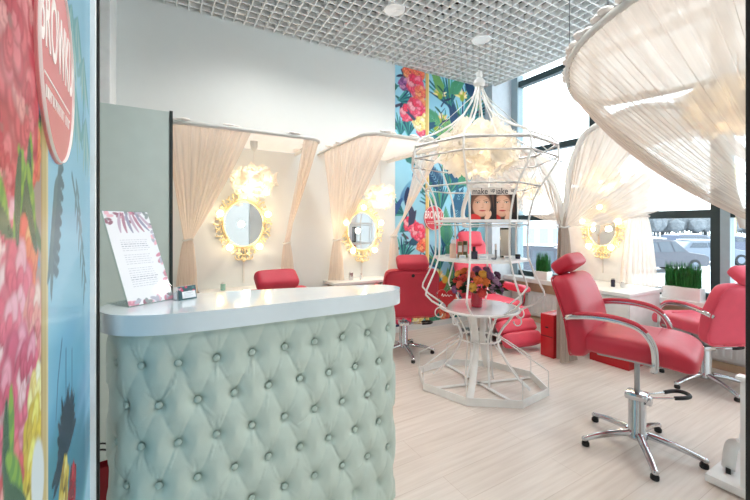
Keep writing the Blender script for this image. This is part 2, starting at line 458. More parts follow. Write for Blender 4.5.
# ---- mural on the back wall
c = Canvas(2.527, 4.11, 0, CZ, .0075, BLUE)
q = lambda x, y: (lambda p: (p.x, p.z))(atY(x, y, WY))
mm = 4.6 / F                                    # metres per photo pixel there
for k in range(60):
    c.blob(2.5 + 1.7 * RS.rand(), CZ * RS.rand(), .2, .08, RS.rand() * 3, (132 + 40 * RS.rand(), 200 + 20 * RS.rand(), 232), .9, al=.5)
# right-hand bay: palms, birds, lemons
for (x, y, L, a) in [(450, 100, .62, 1.9), (462, 125, .6, 1.4), (470, 110, .55, 1.1), (446, 135, .5, 2.3), (440, 150, .5, .6), (466, 175, .5, 2.1), (450, 185, .55, 1.2),
                     (440, 205, .5, 1.9), (470, 215, .5, 1.5), (445, 320, .6, 1.6), (462, 315, .55, 2.0), (438, 300, .5, 1.2), (455, 285, .5, 1.0), (472, 290, .5, 2.2), (440, 262, .45, 1.9), (466, 250, .45, 1.0)]:
    X, Z = q(x, y); c.spiky(X, Z - .1, L, a, TEALS + [(90, 150, 90)], 13, 1.5, .016)
for (x, y) in [(440, 96), (462, 98), (442, 122), (436, 128), (460, 290), (438, 278)]:
    X, Z = q(x, y); c.spiky(X, Z, .16, 1.6, CREAMS + [(180, 190, 60)], 9, 2.6, .014); c.blob(X, Z, .05, .06, 0, (150, 170, 50), .4)
for k in range(30):
    X, Z = q(432 + 48 * RS.rand(), 86 + 245 * RS.rand())
    c.frond(X, Z, .34 + .2 * RS.rand(), .5 + 2.2 * RS.rand(), [(24, 92, 128), (30, 120, 122), (70, 150, 110), (20, 66, 106), (110, 166, 96)][k % 5], 12, .3, .7, .011)
for k in range(9):
    X, Z = q(436 + 40 * RS.rand(), 90 + 240 * RS.rand())
    c.stroke([(X, Z), (X + .06, Z + .09), (X + .03, Z + .2), (X + .1, Z + .28)], .012, .004, (40, 70, 110)); c.leaf(X + .06, Z + .09, .14, .3, .014, NAVY); c.leaf(X + .03, Z + .2, .14, 2.4, .014, (36, 90, 80))
for (x, y, r) in [(445, 312, .12), (452, 300, .1), (430, 310, .1)]:
    X, Z = q(x, y); c.peony(X, Z, r, ORANGES)
X, Z = q(441, 286); c.blob(X, Z, .11, .07, .6, (214, 60, 44), .2); c.blob(X + .07, Z + .08, .06, .055, 0, (240, 200, 70), .2); c.leaf(X - .05, Z - .04, .24, 3.9, .02, (40, 100, 90))
# left-hand bay: branches, peonies, a blue bird
for (x0, y0, x1, y1) in [(396, 106, 424, 88), (396, 128, 410, 112), (402, 70, 412, 100), (396, 250, 420, 228), (398, 300, 422, 250), (404, 325, 412, 270)]:
    a = q(x0, y0); b = q(x1, y1); m_ = ((a[0] + b[0]) / 2 + .03, (a[1] + b[1]) / 2 - .04)
    c.stroke([a, m_, b], .018, .006, (58, 56, 84))
    for k in range(7):
        t = RS.rand(); X = a[0] + (b[0] - a[0]) * t; Z = a[1] + (b[1] - a[1]) * t
        c.leaf(X, Z, .13, RS.rand() * 6.2, .016, (NAVY, (112, 64, 96), (36, 96, 96))[k % 3], .4)
for (x, y, L, a) in [(400, 136, .34, 1.5), (408, 136, .3, 1.5), (398, 100, .28, .3), (404, 215, .3, 2.6), (396, 320, .5, 1.3), (412, 322, .5, 1.7), (402, 260, .35, 1.2), (418, 300, .4, 1.8), (400, 232, .35, .7)]:
    X, Z = q(x, y); c.spiky(X, Z, L, a, TEALS, 8, 1.0, .013)
for (x, y, r, cl) in [(410, 72, .12, ORANGES), (419, 74, .1, ORANGES), (415, 85, .15, PINKS), (421, 92, .1, PINKS), (404, 84, .09, [(150, 90, 150), (190, 130, 170), (110, 64, 120)]), (419, 104, .13, ORANGES), (415, 108, .14, PINKS), (407, 113, .12, PINKS), (423, 112, .08, PINKS),
                      (419, 123, .11, CREAMS), (421, 131, .08, PINKS), (424, 118, .07, CREAMS), (418, 232, .13, PINKS), (410, 224, .11, PINKS), (422, 245, .1, ORANGES), (404, 318, .14, PINKS), (398, 306, .1, PINKS), (412, 262, .1, ORANGES), (418, 318, .1, CREAMS)]:
    X, Z = q(x, y); c.peony(X, Z, r, cl)
for k in range(12):
    X, Z = q(397 + 28 * RS.rand(), 80 + 250 * RS.rand())
    c.frond(X, Z, .22, 6.28 * RS.rand(), [(24, 82, 112), (36, 110, 104), (58, 66, 98)][k % 3], 10, .3, .7, .009)
for (x, y, r, cl) in [(415, 85, .14, PINKS), (420, 92, .09, ORANGES), (416, 108, .13, PINKS), (420, 124, .10, CREAMS), (418, 232, .12, PINKS), (402, 316, .13, PINKS)]:
    X, Z = q(x, y); c.peony(X, Z, r, cl)
X, Z = q(408, 190)
c.blob(X, Z, .20, .07, .9, (70, 120, 176), .2, tint=(120, 190, 214)); c.blob(X + .13, Z + .2, .075, .06, .6, (38, 70, 120), .2); c.leaf(X - .1, Z - .12, .3, 4.1, .035, (46, 92, 150)); c.leaf(X, Z + .02, .26, 4.5, .04, (26, 50, 92)); c.blob(X + .04, Z - .12, .05, .03, 0, (238, 170, 60), .4)
x0 = q(427, 100)[0]
c.rect(x0 - .03, x0 + .03, 0, CZ, GOLD); c.rect(x0 - .03, x0 - .02, 0, CZ, (190, 150, 80)); c.rect(x0 + .02, x0 + .03, 0, CZ, (250, 226, 160))
mu = c.mesh('mural', M['mural'], None, lambda X, Y: np.stack([X, np.full_like(X, WY - .001), Y], -1))
tag(mu, 'tall tropical flower and palm mural covering the back wall beside the column', 'mural')

# letters as real raised text
def text(name, s, size, m, parent, loc, rot, sx=1, ext=.002, align='CENTER', spacing=1.0):
    cu = bpy.data.curves.new(name, 'FONT'); cu.body = s; cu.size = size; cu.extrude = ext; cu.align_x = align; cu.align_y = 'CENTER'; cu.space_character = spacing
    cu.offset = size * .012
    tmp = bpy.data.objects.new('tmp', cu); COL.objects.link(tmp); bpy.context.view_layer.update()
    me = bpy.data.meshes.new_from_object(tmp.evaluated_get(bpy.context.evaluated_depsgraph_get())); bpy.data.objects.remove(tmp); bpy.data.curves.remove(cu)
    me.name = name; me.materials.clear(); me.materials.append(m)
    o = bpy.data.objects.new(name, me); COL.objects.link(o); o.parent = parent
    o.location = loc; o.rotation_euler = rot; o.scale = (sx, 1, 1); return o
def round_sign(t, R, m, th=.016):
    bm = NB(); lathe(bm, [(.001, 0), (R, 0), (R, th * .8), (R - .002, th), (.001, th)], 64); o = obj('disc', bm, m, t); o.rotation_euler = (PI / 2, 0, 0)
    bm = NB(); tube(bm, [(R * .98 * math.cos(2 * PI * k / 64), -th, R * .98 * math.sin(2 * PI * k / 64)) for k in range(64)], R * .024, 6, True, flat=.3 if th < .01 else 1); obj('rim', bm, M['whiteprint'], t)
    text('lettering', 'BROWKU', R * .86, M['whiteprint'], t, (0, -th - .0006, R * .22), (PI / 2, 0, 0), .50, .0005, spacing=1.04)
    bm = NB(); boxr(bm, (-R * .74, -th - .001, -R * .30), (R * .74, -th, -R * .28)); obj('rule', bm, M['whiteprint'], t)
    bm = NB(); x = -R * .68; rnd = random.Random(3)          # a line of capitals too small to read
    while x < R * .68:
        w = R * rnd.choice((.05, .07, .03)); h = R * .055
        boxr(bm, (x, -th - .001, -R * .44 - h), (x + w * .28, -th, -R * .44 + h)); boxr(bm, (x, -th - .001, -R * .44 + h * rnd.choice((-.2, .6, -1))), (x + w, -th, -R * .44 + h * 1.0))
        x += w + R * (.03 if rnd.random() < .85 else .1)
    obj('small_lettering', bm, M['whiteprint'], t)
p = atY(433.5, 218, WY)
t = thing('round_sign', 'small round coral BROWKU sign on the mural wall behind the cage', 'sign', (p.x, WY - .002, p.z)); round_sign(t, .165, M['signred'])

# =====================================================================  PRINTED GLASS LEAF AT THE LEFT
PA = .12; UV_ = (135.0 - 375) / F; NRM = math.sqrt(1 + UV_ * UV_)
pd = Vector((SQ * UV_ + .5, -.5 * UV_ + SQ, 0)) / NRM          # along the leaf, away from the lens
pn = Vector((pd.y, -pd.x, 0))                                  # towards the room (right)
def PL(x, y):
    u = (x - 375) / F; z = PA * NRM / ((135.0 - x) / F)
    return z * (u * UV_ + 1) / NRM, H + (HY - y) / F * z
P0 = atD(60, HY, PA * NRM / (75 / F)); P0 = P0 - pd * PL(60, HY)[0]; P0.z = 0
SE = PL(90, HY)[0]
lt = thing('printed_glass_door', 'floral printed glass door leaf with pale metal edge, left of the counter', 'door', P0, math.atan2(pd.y, pd.x))
c = Canvas(.12, SE, .03, 2.6, .0045, (156, 202, 222))
B = lambda x, y, r, *a, **k: None
def pr(x, y):
    s_, Z = PL(x, y); z = (s_ * NRM) / (1 + UV_ * (x - 375) / F); return s_, Z, z / F
# blue ground getting deeper sea-blue in the lower part of the print
for k in range(40):
    s_, Z, m = pr(55 + 35 * RS.rand(), 330 + 130 * RS.rand()); c.blob(s_, Z, .3, .07, .1 * RS.rand(), (96 + 30 * RS.rand(), 160 + 24 * RS.rand(), 206), .9, al=.45)
for k in range(30):
    s_, Z, m = pr(50 + 38 * RS.rand(), 450 + 60 * RS.rand()); c.blob(s_, Z, .3, .08, .2 * RS.rand(), (70, 116 + 30 * RS.rand(), 150), .9, al=.5)
c.rect(.12, PL(44, 0)[0], .03, 2.6, (176, 150, 140))
for (x, y) in [(6, 0), (14, 190), (24, 120), (30, 210), (8, 215), (34, 300), (30, 180), (22, 10), (10, 470), (20, 440), (34, 90), (4, 330), (32, 330), (36, 480)]:
    s_, Z, m = pr(x, y); c.spiky(s_, Z, .14, RS.rand() * 6.28, [(96, 120, 84), (130, 168, 84), (60, 84, 76), (120, 160, 190)], 9, 2.4, .011)
def pe(x, y, r, cl):
    s_, Z, m = pr(x, y); c.peony(s_, Z, r * .55, cl, 5)
RED2 = [(206, 84, 90), (222, 108, 112), (190, 64, 74), (232, 140, 136)]
ROSE = [(226, 112, 132), (240, 160, 172), (212, 90, 112), (248, 190, 190)]
MAUV = [(214, 96, 120), (230, 140, 158), (196, 78, 104), (244, 180, 186)]
for a in [(2, 130, .13, RED2), (33, 150, .10, ORANGES), (18, 60, .21, RED2), (27, 110, .14, RED2), (10, 20, .15, RED2), (36, 20, .1, RED2), (4, 175, .1, RED2),
          (8, 250, .12, ROSE), (26, 265, .13, ORANGES), (16, 300, .15, ROSE), (34, 330, .13, [(236, 150, 140), (246, 190, 176), (222, 120, 120)]), (6, 350, .13, ROSE), (16, 400, .17, MAUV), (28, 380, .12, MAUV), (2, 420, .12, MAUV), (36, 400, .1, CREAMS), (33, 445, .12, [(214, 186, 60), (236, 210, 100), (190, 160, 50)]), (28, 490, .12, [(214, 186, 60), (236, 210, 100), (190, 160, 50)]), (12, 490, .1, RED2)]: pe(*a)
for (x, y, L, a) in [(30, 185, .22, 2.0), (28, 170, .2, 1.2), (14, 200, .25, 1.0), (8, 190, .22, 2.2), (34, 215, .25, 1.7), (5, 480, .3, 1.2), (22, 470, .25, 2.0)]:
    s_, Z, m = pr(x, y); c.leaf(s_, Z - .04, L * .5, a, .016, (140, 176, 70), .5, (110, 150, 70)); c.leaf(s_ + .015, Z - .05, L * .5, a + .6, .014, (70, 96, 70), -.4)
# gold stripe
g0, g1 = PL(41, 0)[0], PL(48, 0)[0]
c.rect(g0, g1, .03, 2.6, (206, 178, 120)); c.rect(g0, g0 + .012, .03, 2.6, (186, 150, 98)); c.rect(g1 - .012, g1, .03, 2.6, (226, 206, 158))
# dark branches with drooping leaves on the blue
for pts, w in [([(60, 168), (58, 190), (57, 215), (55, 240), (52, 262)], .018), ([(72, 175), (76, 200), (80, 230), (84, 262), (85, 290)], .009), ([(66, 0), (70, 30), (80, 60), (84, 95), (82, 140)], .01), ([(76, 60), (74, 100), (80, 140)], .007)]:
    c.stroke([PL(*p) for p in pts], w, w * .5, (112, 138, 146))
for k in range(15):
    y = 172 + k * 6.5; s_, Z, m = pr(59 - k * .45, y); c.leaf(s_, Z, .07, .9 if k % 2 else -.7, .011, (92, 116, 124), (-1.2 if k % 2 else .9)); 
    c.leaf(s_, Z, .07, 3.6 if k % 2 else 4.3, .011, (104, 128, 132), .6)
for k in range(12):
    s_, Z, m = pr(76 + k * .8, 180 + k * 9); c.leaf(s_, Z, .08, -.8 - 1.4 * (k % 2), .012, (120, 148, 156), .5)
for (x, y) in [(78, 20), (84, 60), (76, 90), (86, 120), (72, 8)]:
    s_, Z, m = pr(x, y); c.spiky(s_, Z, .2, 4.6, [(128, 176, 178), (146, 190, 190), (170, 200, 190)], 7, 1.6, .016)
for pts in [[(62, 340), (58, 380), (56, 420)], [(66, 350), (66, 400), (63, 440)], [(72, 350), (72, 400), (68, 445)]]:
    c.stroke([PL(*p) for p in pts], .005, .004, (88, 124, 150))
s_, Z, m = pr(66, 455); c.spiky(s_, Z, .17, 1.6, [(40, 52, 70), (60, 72, 90), (30, 44, 60)], 19, 2.9, .014)
for (x, y, r, cl) in [(64, 490, .12, [(196, 170, 70), (220, 196, 110), (150, 120, 50)]), (72, 495, .13, [(150, 30, 44), (176, 50, 60), (120, 24, 40)])]: pe(x, y, r, cl)
s_, Z, m = pr(38, 478); c.blob(s_, Z, .045, .07, .3, (226, 228, 228), .2)
c.a = c.a * .80 + 6                                      # whole print dulled, reflection haze put into its colours
o = c.mesh('print', M['panelp'], lt, lambda X, Y: np.stack([X, np.zeros_like(X), Y], -1))
bm = NB(); boxr(bm, (.10, .001, .02), (SE, .010, 2.62)); obj('glass_leaf', bm, M['glass'], lt)
bm = NB(); s2 = PL(95.6, HY)[0]; boxr(bm, (SE, -.014, 0), (SE + .032, .030, 2.64), .002); boxr(bm, (.10, -.002, 2.60), (SE, .022, 2.66)); boxr(bm, (.10, -.002, 0), (SE, .022, .03)); obj('edge_frame', bm, mat('satin_white_metal', (232, 236, 238), .5), lt)
bm = NB(); boxr(bm, (SE + .034, -.0215, 0), (SE + .062, .02, 2.64)); obj('gasket', bm, M['black'], lt)  # black strip built in place of the shaded gap beside the frame
# big round sign on the leaf
sc_, Zc, _ = pr(54, 60)
e0 = PL(32.5, HY)[0]; e1 = PL(69.5, HY)[0]; zb = PL(61, 168)[1]
Rs = (e1 - e0) / 2; 
t = thing('round_sign', 'large dusty rose BROWKU sign fixed on the printed glass door', 'sign', P0 + pd * ((e0 + e1) / 2) + Vector((0, 0, zb + Rs)) + pn * .001, math.atan2(pd.y, pd.x))
round_sign(t, Rs, M['signpink'], .004)

# =====================================================================  TALL SCREEN PANEL, COUNTER
SY = 2.60
bm = NB(); boxr(bm, (-1.0, SY, 0), (.028, SY + .05, 2.06), .004)
o = obj('screen_panel', bm, M['screen']); tag(o, 'tall sage grey freestanding panel between the glass door and the booths', 'screen')
bm = NB(); boxr(bm, (.028, SY - .004, 0), (.046, SY + .054, 2.065)); obj('edge_strip', bm, mat('charcoal_strip', (44, 54, 54), .6), o)  # dark strip down the right side of the panel
for xx in (-.75, -.2):
    bm = NB(); boxr(bm, (xx - .03, SY - .12, 0), (xx + .03, SY + .2, .015), .004); obj('foot', bm, M['steel'], o)

# counter outline: front straight, ends rounded, gently kidney-shaped
def counter_outline(inset, n=14):
    pts = []
    ctrl = [Vector(p + (0,)) for p in ((.15, 1.412), (.33, 1.408), (.52, 1.408), (.70, 1.408), (.84, 1.411), (.94, 1.432), (.998, 1.485), (.998, 1.555), (.94, 1.615), (.80, 1.66),
             (.50, 1.74), (.15, 1.805), (-.06, 1.815), (-.165, 1.765), (-.205, 1.67), (-.190, 1.575), (-.13, 1.492), (-.02, 1.435))]
    ring = spline(ctrl, 10, True)
    if inset:
        N = len(ring); out = []
        for i in range(N):
            t_ = (ring[(i + 1) % N] - ring[i - 1]).normalized(); out.append(ring[i] + Vector((-t_.y, t_.x, 0)) * inset)
        ring = out
    return ring
CT = 1.05
def prism(bm, ring, z0, z1, bev=0):
    v0 = [bm.verts.new((p.x, p.y, z0)) for p in ring]; v1 = [bm.verts.new((p.x, p.y, z1)) for p in ring]; n = len(ring)
    bm.faces.new(v0[::-1]); top = bm.faces.new(v1)
    for k in range(n): bm.faces.new((v0[k], v0[(k + 1) % n], v1[(k + 1) % n], v1[k]))
    if bev: bmesh.ops.bevel(bm, geom=list(top.edges), offset=bev, segments=3, affect='EDGES')
    return bm
ct = thing('reception_counter', 'mint button-tufted reception counter with a glossy white top', 'counter', (0, 0, 0))
obj('countertop', prism(NB(), counter_outline(0), CT - .07, CT, .006), M['counter_top'], ct)
# tufted skirt: dense wall following the outline, dented at every button
ring = counter_outline(.018); N = len(ring)
i0 = min(range(N), key=lambda i: (ring[i] - Vector((.15, 1.805, 0))).length)
ring = [ring[(i0 + k) % N] for k in range(N + 1)]
ss = [0]
for a, b in zip(ring, ring[1:]): ss.append(ss[-1] + (b - a).length)
tot = ss[-1]
nb = max(1, round(tot / .128)); dx = tot / nb; dz = .140; z_first = CT - .07 - .115
nu, nv = nb * 26, 220
us = np.linspace(0, tot, nu + 1); zs = np.linspace(.04, CT - .066, nv)
rx = np.interp(us, ss, [p.x for p in ring]); ry = np.interp(us, ss, [p.y for p in ring])
tx = np.gradient(rx); ty = np.gradient(ry); ln = np.hypot(tx, ty); nxn, nyn = ty / ln, -tx / ln
U, Z = np.meshgrid(us, zs)
buttons = []
for r in range(7):
    z = z_first - r * dz
    for k in range(nb): buttons.append((((k + (.5 if r % 2 else 0)) * dx) % tot, z))
# distance to the nearest button and to the diamond creases, in lattice coordinates
A = U / dx; Bz = (z_first - Z) / dz
p_ = A - Bz / 2; q_ = A + Bz / 2                          # lattice lines through the buttons
def cr(v): return np.abs(v - np.round(v))
d0 = np.full(U.shape, 9.)
for r in range(-1, 8):
    off = (.5 if r % 2 else 0)
    du = (A - off) - np.round(A - off); d0 = np.minimum(d0, np.hypot(du * dx, (Bz - r) * dz))
pil = .020 * (np.clip(cr(p_) * 2, 0, 1) * np.clip(cr(q_) * 2, 0, 1)) ** .45
dent = -.020 * np.exp(-(d0 / .020) ** 2) - .010 * np.exp(-(d0 / .05) ** 2)
ang = np.zeros_like(U)
rng_ = np.random.RandomState(4)
wr = np.zeros_like(U)
for (bu, bz) in buttons:                                  # pulled wrinkles fanning up and down from each button
    for s_ in range(rng_.randint(3, 6)):
        a = (PI / 2 if rng_.rand() < .5 else -PI / 2) + rng_.normal(0, .42); L = .03 + .055 * rng_.rand()
        du = ((U - bu + tot / 2) % tot) - tot / 2; dzv = Z - bz
        t_ = du * math.cos(a) + dzv * math.sin(a); w_ = np.abs(-du * math.sin(a) + dzv * math.cos(a))
        wr += np.where((t_ > .008) & (t_ < L + .02), np.exp(-(w_ / .0022) ** 2) * np.clip((L + .02 - t_) / .03, 0, 1), 0) * (.0032 if rng_.rand() < .5 else -.0032)
hgt = pil * .45 + dent + wr * 1.2 - .010
hgt = hgt * np.clip((CT - .07 - Z) / .02 + .25, 0, 1)
P = np.stack([rx[None] + nxn[None] * hgt, ry[None] + nyn[None] * hgt, Z], -1)
grid_mesh('tufted_skirt', P, M['mint'], ct)
for (bu, bz) in buttons[:nb * 5]:
    h_ = -.024
    x = np.interp(bu, us, rx) + np.interp(bu, us, nxn) * h_; y = np.interp(bu, us, ry) + np.interp(bu, us, nyn) * h_
    if y > 1.72: continue
    bm = NB(); sphere(bm, (0, 0, 0), .0125, (1, .55, 1), 12, 8); o = obj('button', bm, M['mint_b'], ct)
    o.location = (x, y, bz); o.rotation_euler = (0, 0, math.atan2(np.interp(bu, us, nyn), np.interp(bu, us, nxn)) + PI / 2)
obj('plinth', prism(NB(), counter_outline(.05), 0, .06), M['white'], ct)
# poster in a tilted acrylic stand, with a business-card box beside it
def px_top(x, y): return atZ(x, y, CT)
b0 = px_top(129, 307.5); b1 = px_top(174, 299)
W = (b1 - b0).length; ez = math.atan2((b1 - b0).y, (b1 - b0).x); mid = (b0 + b1) / 2
t = thing('sign_stand', 'tilted clear acrylic stand with a flower-edged price sheet on the counter', 'sign', (mid.x, mid.y, CT), ez)
hs = .40; tl = math.radians(27)
Rm = Matrix.Rotation(-tl, 4, 'X')
def tiltbox(a, b): 
    bm = NB(); boxr(bm, a, b); bmesh.ops.transform(bm, matrix=Matrix.Translation((0, 0, .003)) @ Rm, verts=bm.verts[:]); return bm
# the sheet leans back and sideways as photographed: its top edge is shifted to the left
obj('acrylic_back', tiltbox((-W / 2 - .004, .002, 0), (W / 2 + .004, .005, hs + .004)), M['glass'], t)
bm = NB(); boxr(bm, (-W / 2, .0, 0), (W / 2, .15, .003)); obj('acrylic_foot', bm, M['glass'], t)
c = Canvas(-W / 2, W / 2, 0, hs, .0016, (232, 234, 240))
for k in range(22):
    y = hs * (.18 + .52 * k / 22)
    if k in (9, 15): continue
    x = -W * .30
    while x < W * (.22 + .06 * RS.rand()):
        w = .004 + .009 * RS.rand(); c.rect(x, x + w, y, y + .0018, (168, 172, 186)); x += w + .003
for k in range(70):
    e = RS.rand(); side = k % 3
    x, y = ((W / 2 - .012 * RS.rand(), hs * RS.rand() * .85) if side == 0 else (-W / 2 + W * RS.rand(), .014 * RS.rand() + .004) if side == 1 else (-W / 2 + W * RS.rand() * .95, hs - .05 * RS.rand() ** 2 - .004))
    cl = [(206, 140, 160), (150, 104, 122), (140, 150, 152), (230, 180, 194), (180, 180, 196)][RS.randint(5)]
    c.blob(x, y, .012 + .008 * RS.rand(), .008, RS.rand() * 3, cl, .3)
for k in range(7):
    c.leaf(-W * .15 + W * .07 * k, hs * .98, .1, -1.9 + .12 * k, .006, [(190, 170, 190), (176, 130, 150), (150, 150, 176)][k % 3], .4)
def tf(X, Y):
    return np.stack([X, -.0005 + math.sin(tl) * Y, .003 + math.cos(tl) * Y], -1)
c.mesh('sheet', M['printp'], t, tf)
p0 = px_top(179, 301); p1 = px_top(197, 298); Wc = (p1 - p0).length
t = thing('card_holder', 'small dark flowered card holder with white cards beside the poster stand', 'card holder', ((p0.x + p1.x) / 2, (p0.y + p1.y) / 2, CT), math.atan2((p1 - p0).y, (p1 - p0).x))
c = Canvas(-Wc / 2, Wc / 2, 0, .056, .001, (66, 96, 104))
for k in range(14): c.blob(-Wc / 2 + Wc * RS.rand(), .056 * (.55 + .45 * RS.rand()), .007, .006, 0, [(220, 90, 120), (90, 130, 130), (40, 60, 76), (200, 160, 170)][k % 4], .4)
c.rect(-Wc * .30, Wc * .46, .006, .034, (236, 238, 242))
for k in range(4): c.rect(-Wc * .2, Wc * (.2 + .1 * (k % 2)), .012 + .005 * k, .0135 + .005 * k, (170, 176, 190))
c.mesh('printed_front', M['printp'], t, lambda X, Y: np.stack([X, Y * .22, Y * .97], -1))
bm = NB()
for (x0, x1) in ((-Wc / 2, -Wc / 2 + .003), (Wc / 2 - .003, Wc / 2)): boxr(bm, (x0, .014, 0), (x1, .045, .03))
boxr(bm, (-Wc / 2, .014, 0), (Wc / 2, .045, .004)); boxr(bm, (-Wc / 2, .042, 0), (Wc / 2, .045, .05)); obj('holder', bm, M['white'], t)
bm = NB(); boxr(bm, (-Wc / 2 + .006, .016, .005), (Wc / 2 - .006, .038, .036)); obj('cards', bm, M['whiteprint'], t)

# =====================================================================  LAMPS, MIRRORS, CURTAINS
def petal_ball(bm, R, sz, n, psize, seed, jitter=.16):
    rnd = np.random.RandomState(seed); uvl = bm.loops.layers.uv.new('UVMap')
    for k in range(n):
        z = 1 - 2 * (k + .5) / n; a = k * 2.39996; r_ = math.sqrt(1 - z * z)
        d = Vector((r_ * math.cos(a), r_ * math.sin(a), z)); d = (d + Vector(rnd.normal(0, .12, 3))).normalized()
        c_ = Vector((d.x * R, d.y * R, d.z * R * sz)) * (1 - jitter + jitter * 2 * rnd.rand() * .8)
        t = d.cross(Vector(rnd.normal(0, 1, 3))).normalized(); b = d.cross(t)
        s_ = psize * (.7 + .6 * rnd.rand()); cur = .35 + .5 * rnd.rand(); nn = 4; rows = []
        for i in range(nn + 1):
            v = i / nn; row = []
            for j in range(nn + 1):
                u = (j / nn - .5) * 2
                w = s_ * .62 * math.sin(PI * (.16 + .74 * v)) ** .7
                p = c_ + b * (v - .5) * s_ * 1.25 + t * u * w + d * s_ * (cur * (v - .3) ** 2 * 1.6 + .28 * u * u * math.sin(3 * v + k) + .1 * math.sin(5 * u + k))
                row.append(bm.verts.new(p))
            rows.append(row)
        for i in range(nn):
            for j in range(nn):
                f = bm.faces.new((rows[i][j], rows[i][j + 1], rows[i + 1][j + 1], rows[i + 1][j])); f.smooth = True
                for l, (uu, vv) in zip(f.loops, ((j, i), (j + 1, i), (j + 1, i + 1), (j, i + 1))): l[uvl].uv = (uu / nn, vv / nn)
    return bm
def flower_lamp(label, pos, R, sz, top, n, psize, seed, group=None, power=7, plug=True):
    t = thing('flower_pendant_lamp', label, 'lamp', pos, 0, group)
    bm = petal_ball(NB(), R, sz, n, psize, seed); me = bpy.data.meshes.new('lamp_shade'); bm.to_mesh(me); bm.free(); link('lamp_shade', me, M['paper'], t)
    dzt = top - pos.z
    bm = NB(); tube(bm, [(0, 0, R * sz * .2), (0, 0, dzt)], .004, 6); obj('cord', bm, M['whiteprint'], t)
    if plug:
        bm = NB(); lathe(bm, [(.012, -.085), (.03, -.07), (.036, -.02), (.036, 0)], 18, (0, 0, dzt)); obj('ceiling_cup', bm, M['rail'], t)
    bm = NB(); sphere(bm, (0, 0, 0), .035, (1, 1, 1.2)); obj('bulb', bm, M['lampbulb'], t)
    bm = NB(); tube(bm, [(0, 0, .03), (0, 0, R * sz * .3)], .016, 8); obj('socket', bm, M['whiteprint'], t)
    L = bpy.data.lights.new('lamp_light', 'POINT'); L.energy = power * .32; L.color = (1, .80, .56); L.shadow_soft_size = .06
    lo = bpy.data.objects.new('lamp_light', L); COL.objects.link(lo); lo.location = pos + Vector((0, 0, -.055)); return t
def oval_mirror(label, pos, rz, w, h, seed=1, cable=.28):
    """ornate openwork frame; local -Y faces the room, the wall is at local y = 0"""
    t = thing('ornate_mirror', label, 'mirror', pos, rz, 'ornate oval mirrors with globe bulbs')
    a, b = w / 2, h / 2
    bm = NB(); n = 48
    ctr = bm.verts.new((0, -.022, 0)); rg = [bm.verts.new((a * math.cos(2 * PI * k / n), -.022, b * math.sin(2 * PI * k / n))) for k in range(n)]
    for k in range(n): bm.faces.new((ctr, rg[k], rg[(k + 1) % n]))
    rg2 = [bm.verts.new((v.co.x, -.006, v.co.z)) for v in rg]
    for k in range(n): bm.faces.new((rg[k], rg2[k], rg2[(k + 1) % n], rg[(k + 1) % n]))
    obj('mirror_glass', bm, M['mirror'], t)
    fr = NB()
    E = lambda k, d, y=-.025: Vector(((a + d) * math.cos(k), y, (b + d) * math.sin(k)))
    tube(fr, [E(2 * PI * k / 56, .006) for k in range(56)], .010, 8, True)
    tube(fr, [E(2 * PI * k / 56, .020, -.02) for k in range(56)], .006, 6, True)
    m = 16
    for k in range(m):                                   # scrolls around the oval
        th = 2 * PI * k / m; R_ = .05 * (1.25 if abs(math.sin(th)) > .9 else 1)
        for sg in (-1, 1):
            pts = []
            for i in range(15):
                ph = i / 14; rr = R_ * (1 - ph * .78); al = th + PI * .5 * sg + sg * (ph * 4.4 - 1.2)
                cc = E(th + sg * .09, .052, -.022); pts.append(cc + Vector((math.cos(al), 0, math.sin(al))) * rr * .62)
            tube(fr, pts, [.0075 * (1 - .5 * i / 14) for i in range(15)], 6)
        sphere(fr, E(th, .088, -.02), .012, (1, .7, 1), 8, 6)
        tube(fr, [E(th, .018), E(th + .05, .06), E(th, .1)], [.006, .008, .003], 6)
    for sg, z0 in ((1, b + .10), (-1, -b - .10)):         # crest and foot
        for s2 in (-1, 1):
            pts = [Vector((s2 * (.012 + .05 * math.sin(PI * i / 12) * (1 - .3 * i / 12)), -.022, z0 + sg * (-.03 + .075 * i / 12))) for i in range(13)]
            tube(fr, pts, [.011 * (1 - .6 * i / 12) for i in range(13)], 6)
            pts = [Vector((s2 * (.05 + .035 * math.cos(i * .55)), -.022, z0 + sg * (.0 + .035 * math.sin(i * .55)))) for i in range(11)]
            tube(fr, pts, .007, 6)
        sphere(fr, (0, -.022, z0 + sg * .035), .018, (1, .6, 1.3), 10, 8)
    obj('frame', fr, M['gold'], t)
    for th in (PI / 2, PI * .115, PI * .885, -PI * .30, -PI * .70):
        q_ = E(th, .058, -.055)
        bm = NB(); tube(bm, [E(th, .055, -.01), E(th, .058, -.05)], .014, 10); s_ = obj('bulb_socket', bm, M['gold'], t)
        bm = NB(); sphere(bm, (0, 0, 0), .031); o = obj('bulb', bm, M['bulb'], s_); o.location = q_ + Vector((0, -.018, 0))
    if cable:
        bm = NB(); boxr(bm, (-.008, -.008, -b - .09 - cable), (.008, 0, -b - .09)); obj('cable_channel', bm, M['rail'], t)
    L = bpy.data.lights.new('mirror_light', 'POINT'); L.energy = 3; L.color = (1, .80, .54); L.shadow_soft_size = .03
    lo = bpy.data.objects.new('mirror_light', L); COL.objects.link(lo); lo.location = Vector(pos) + Matrix.Rotation(rz, 3, 'Z') @ Vector((0, -.16, 0))
    return t

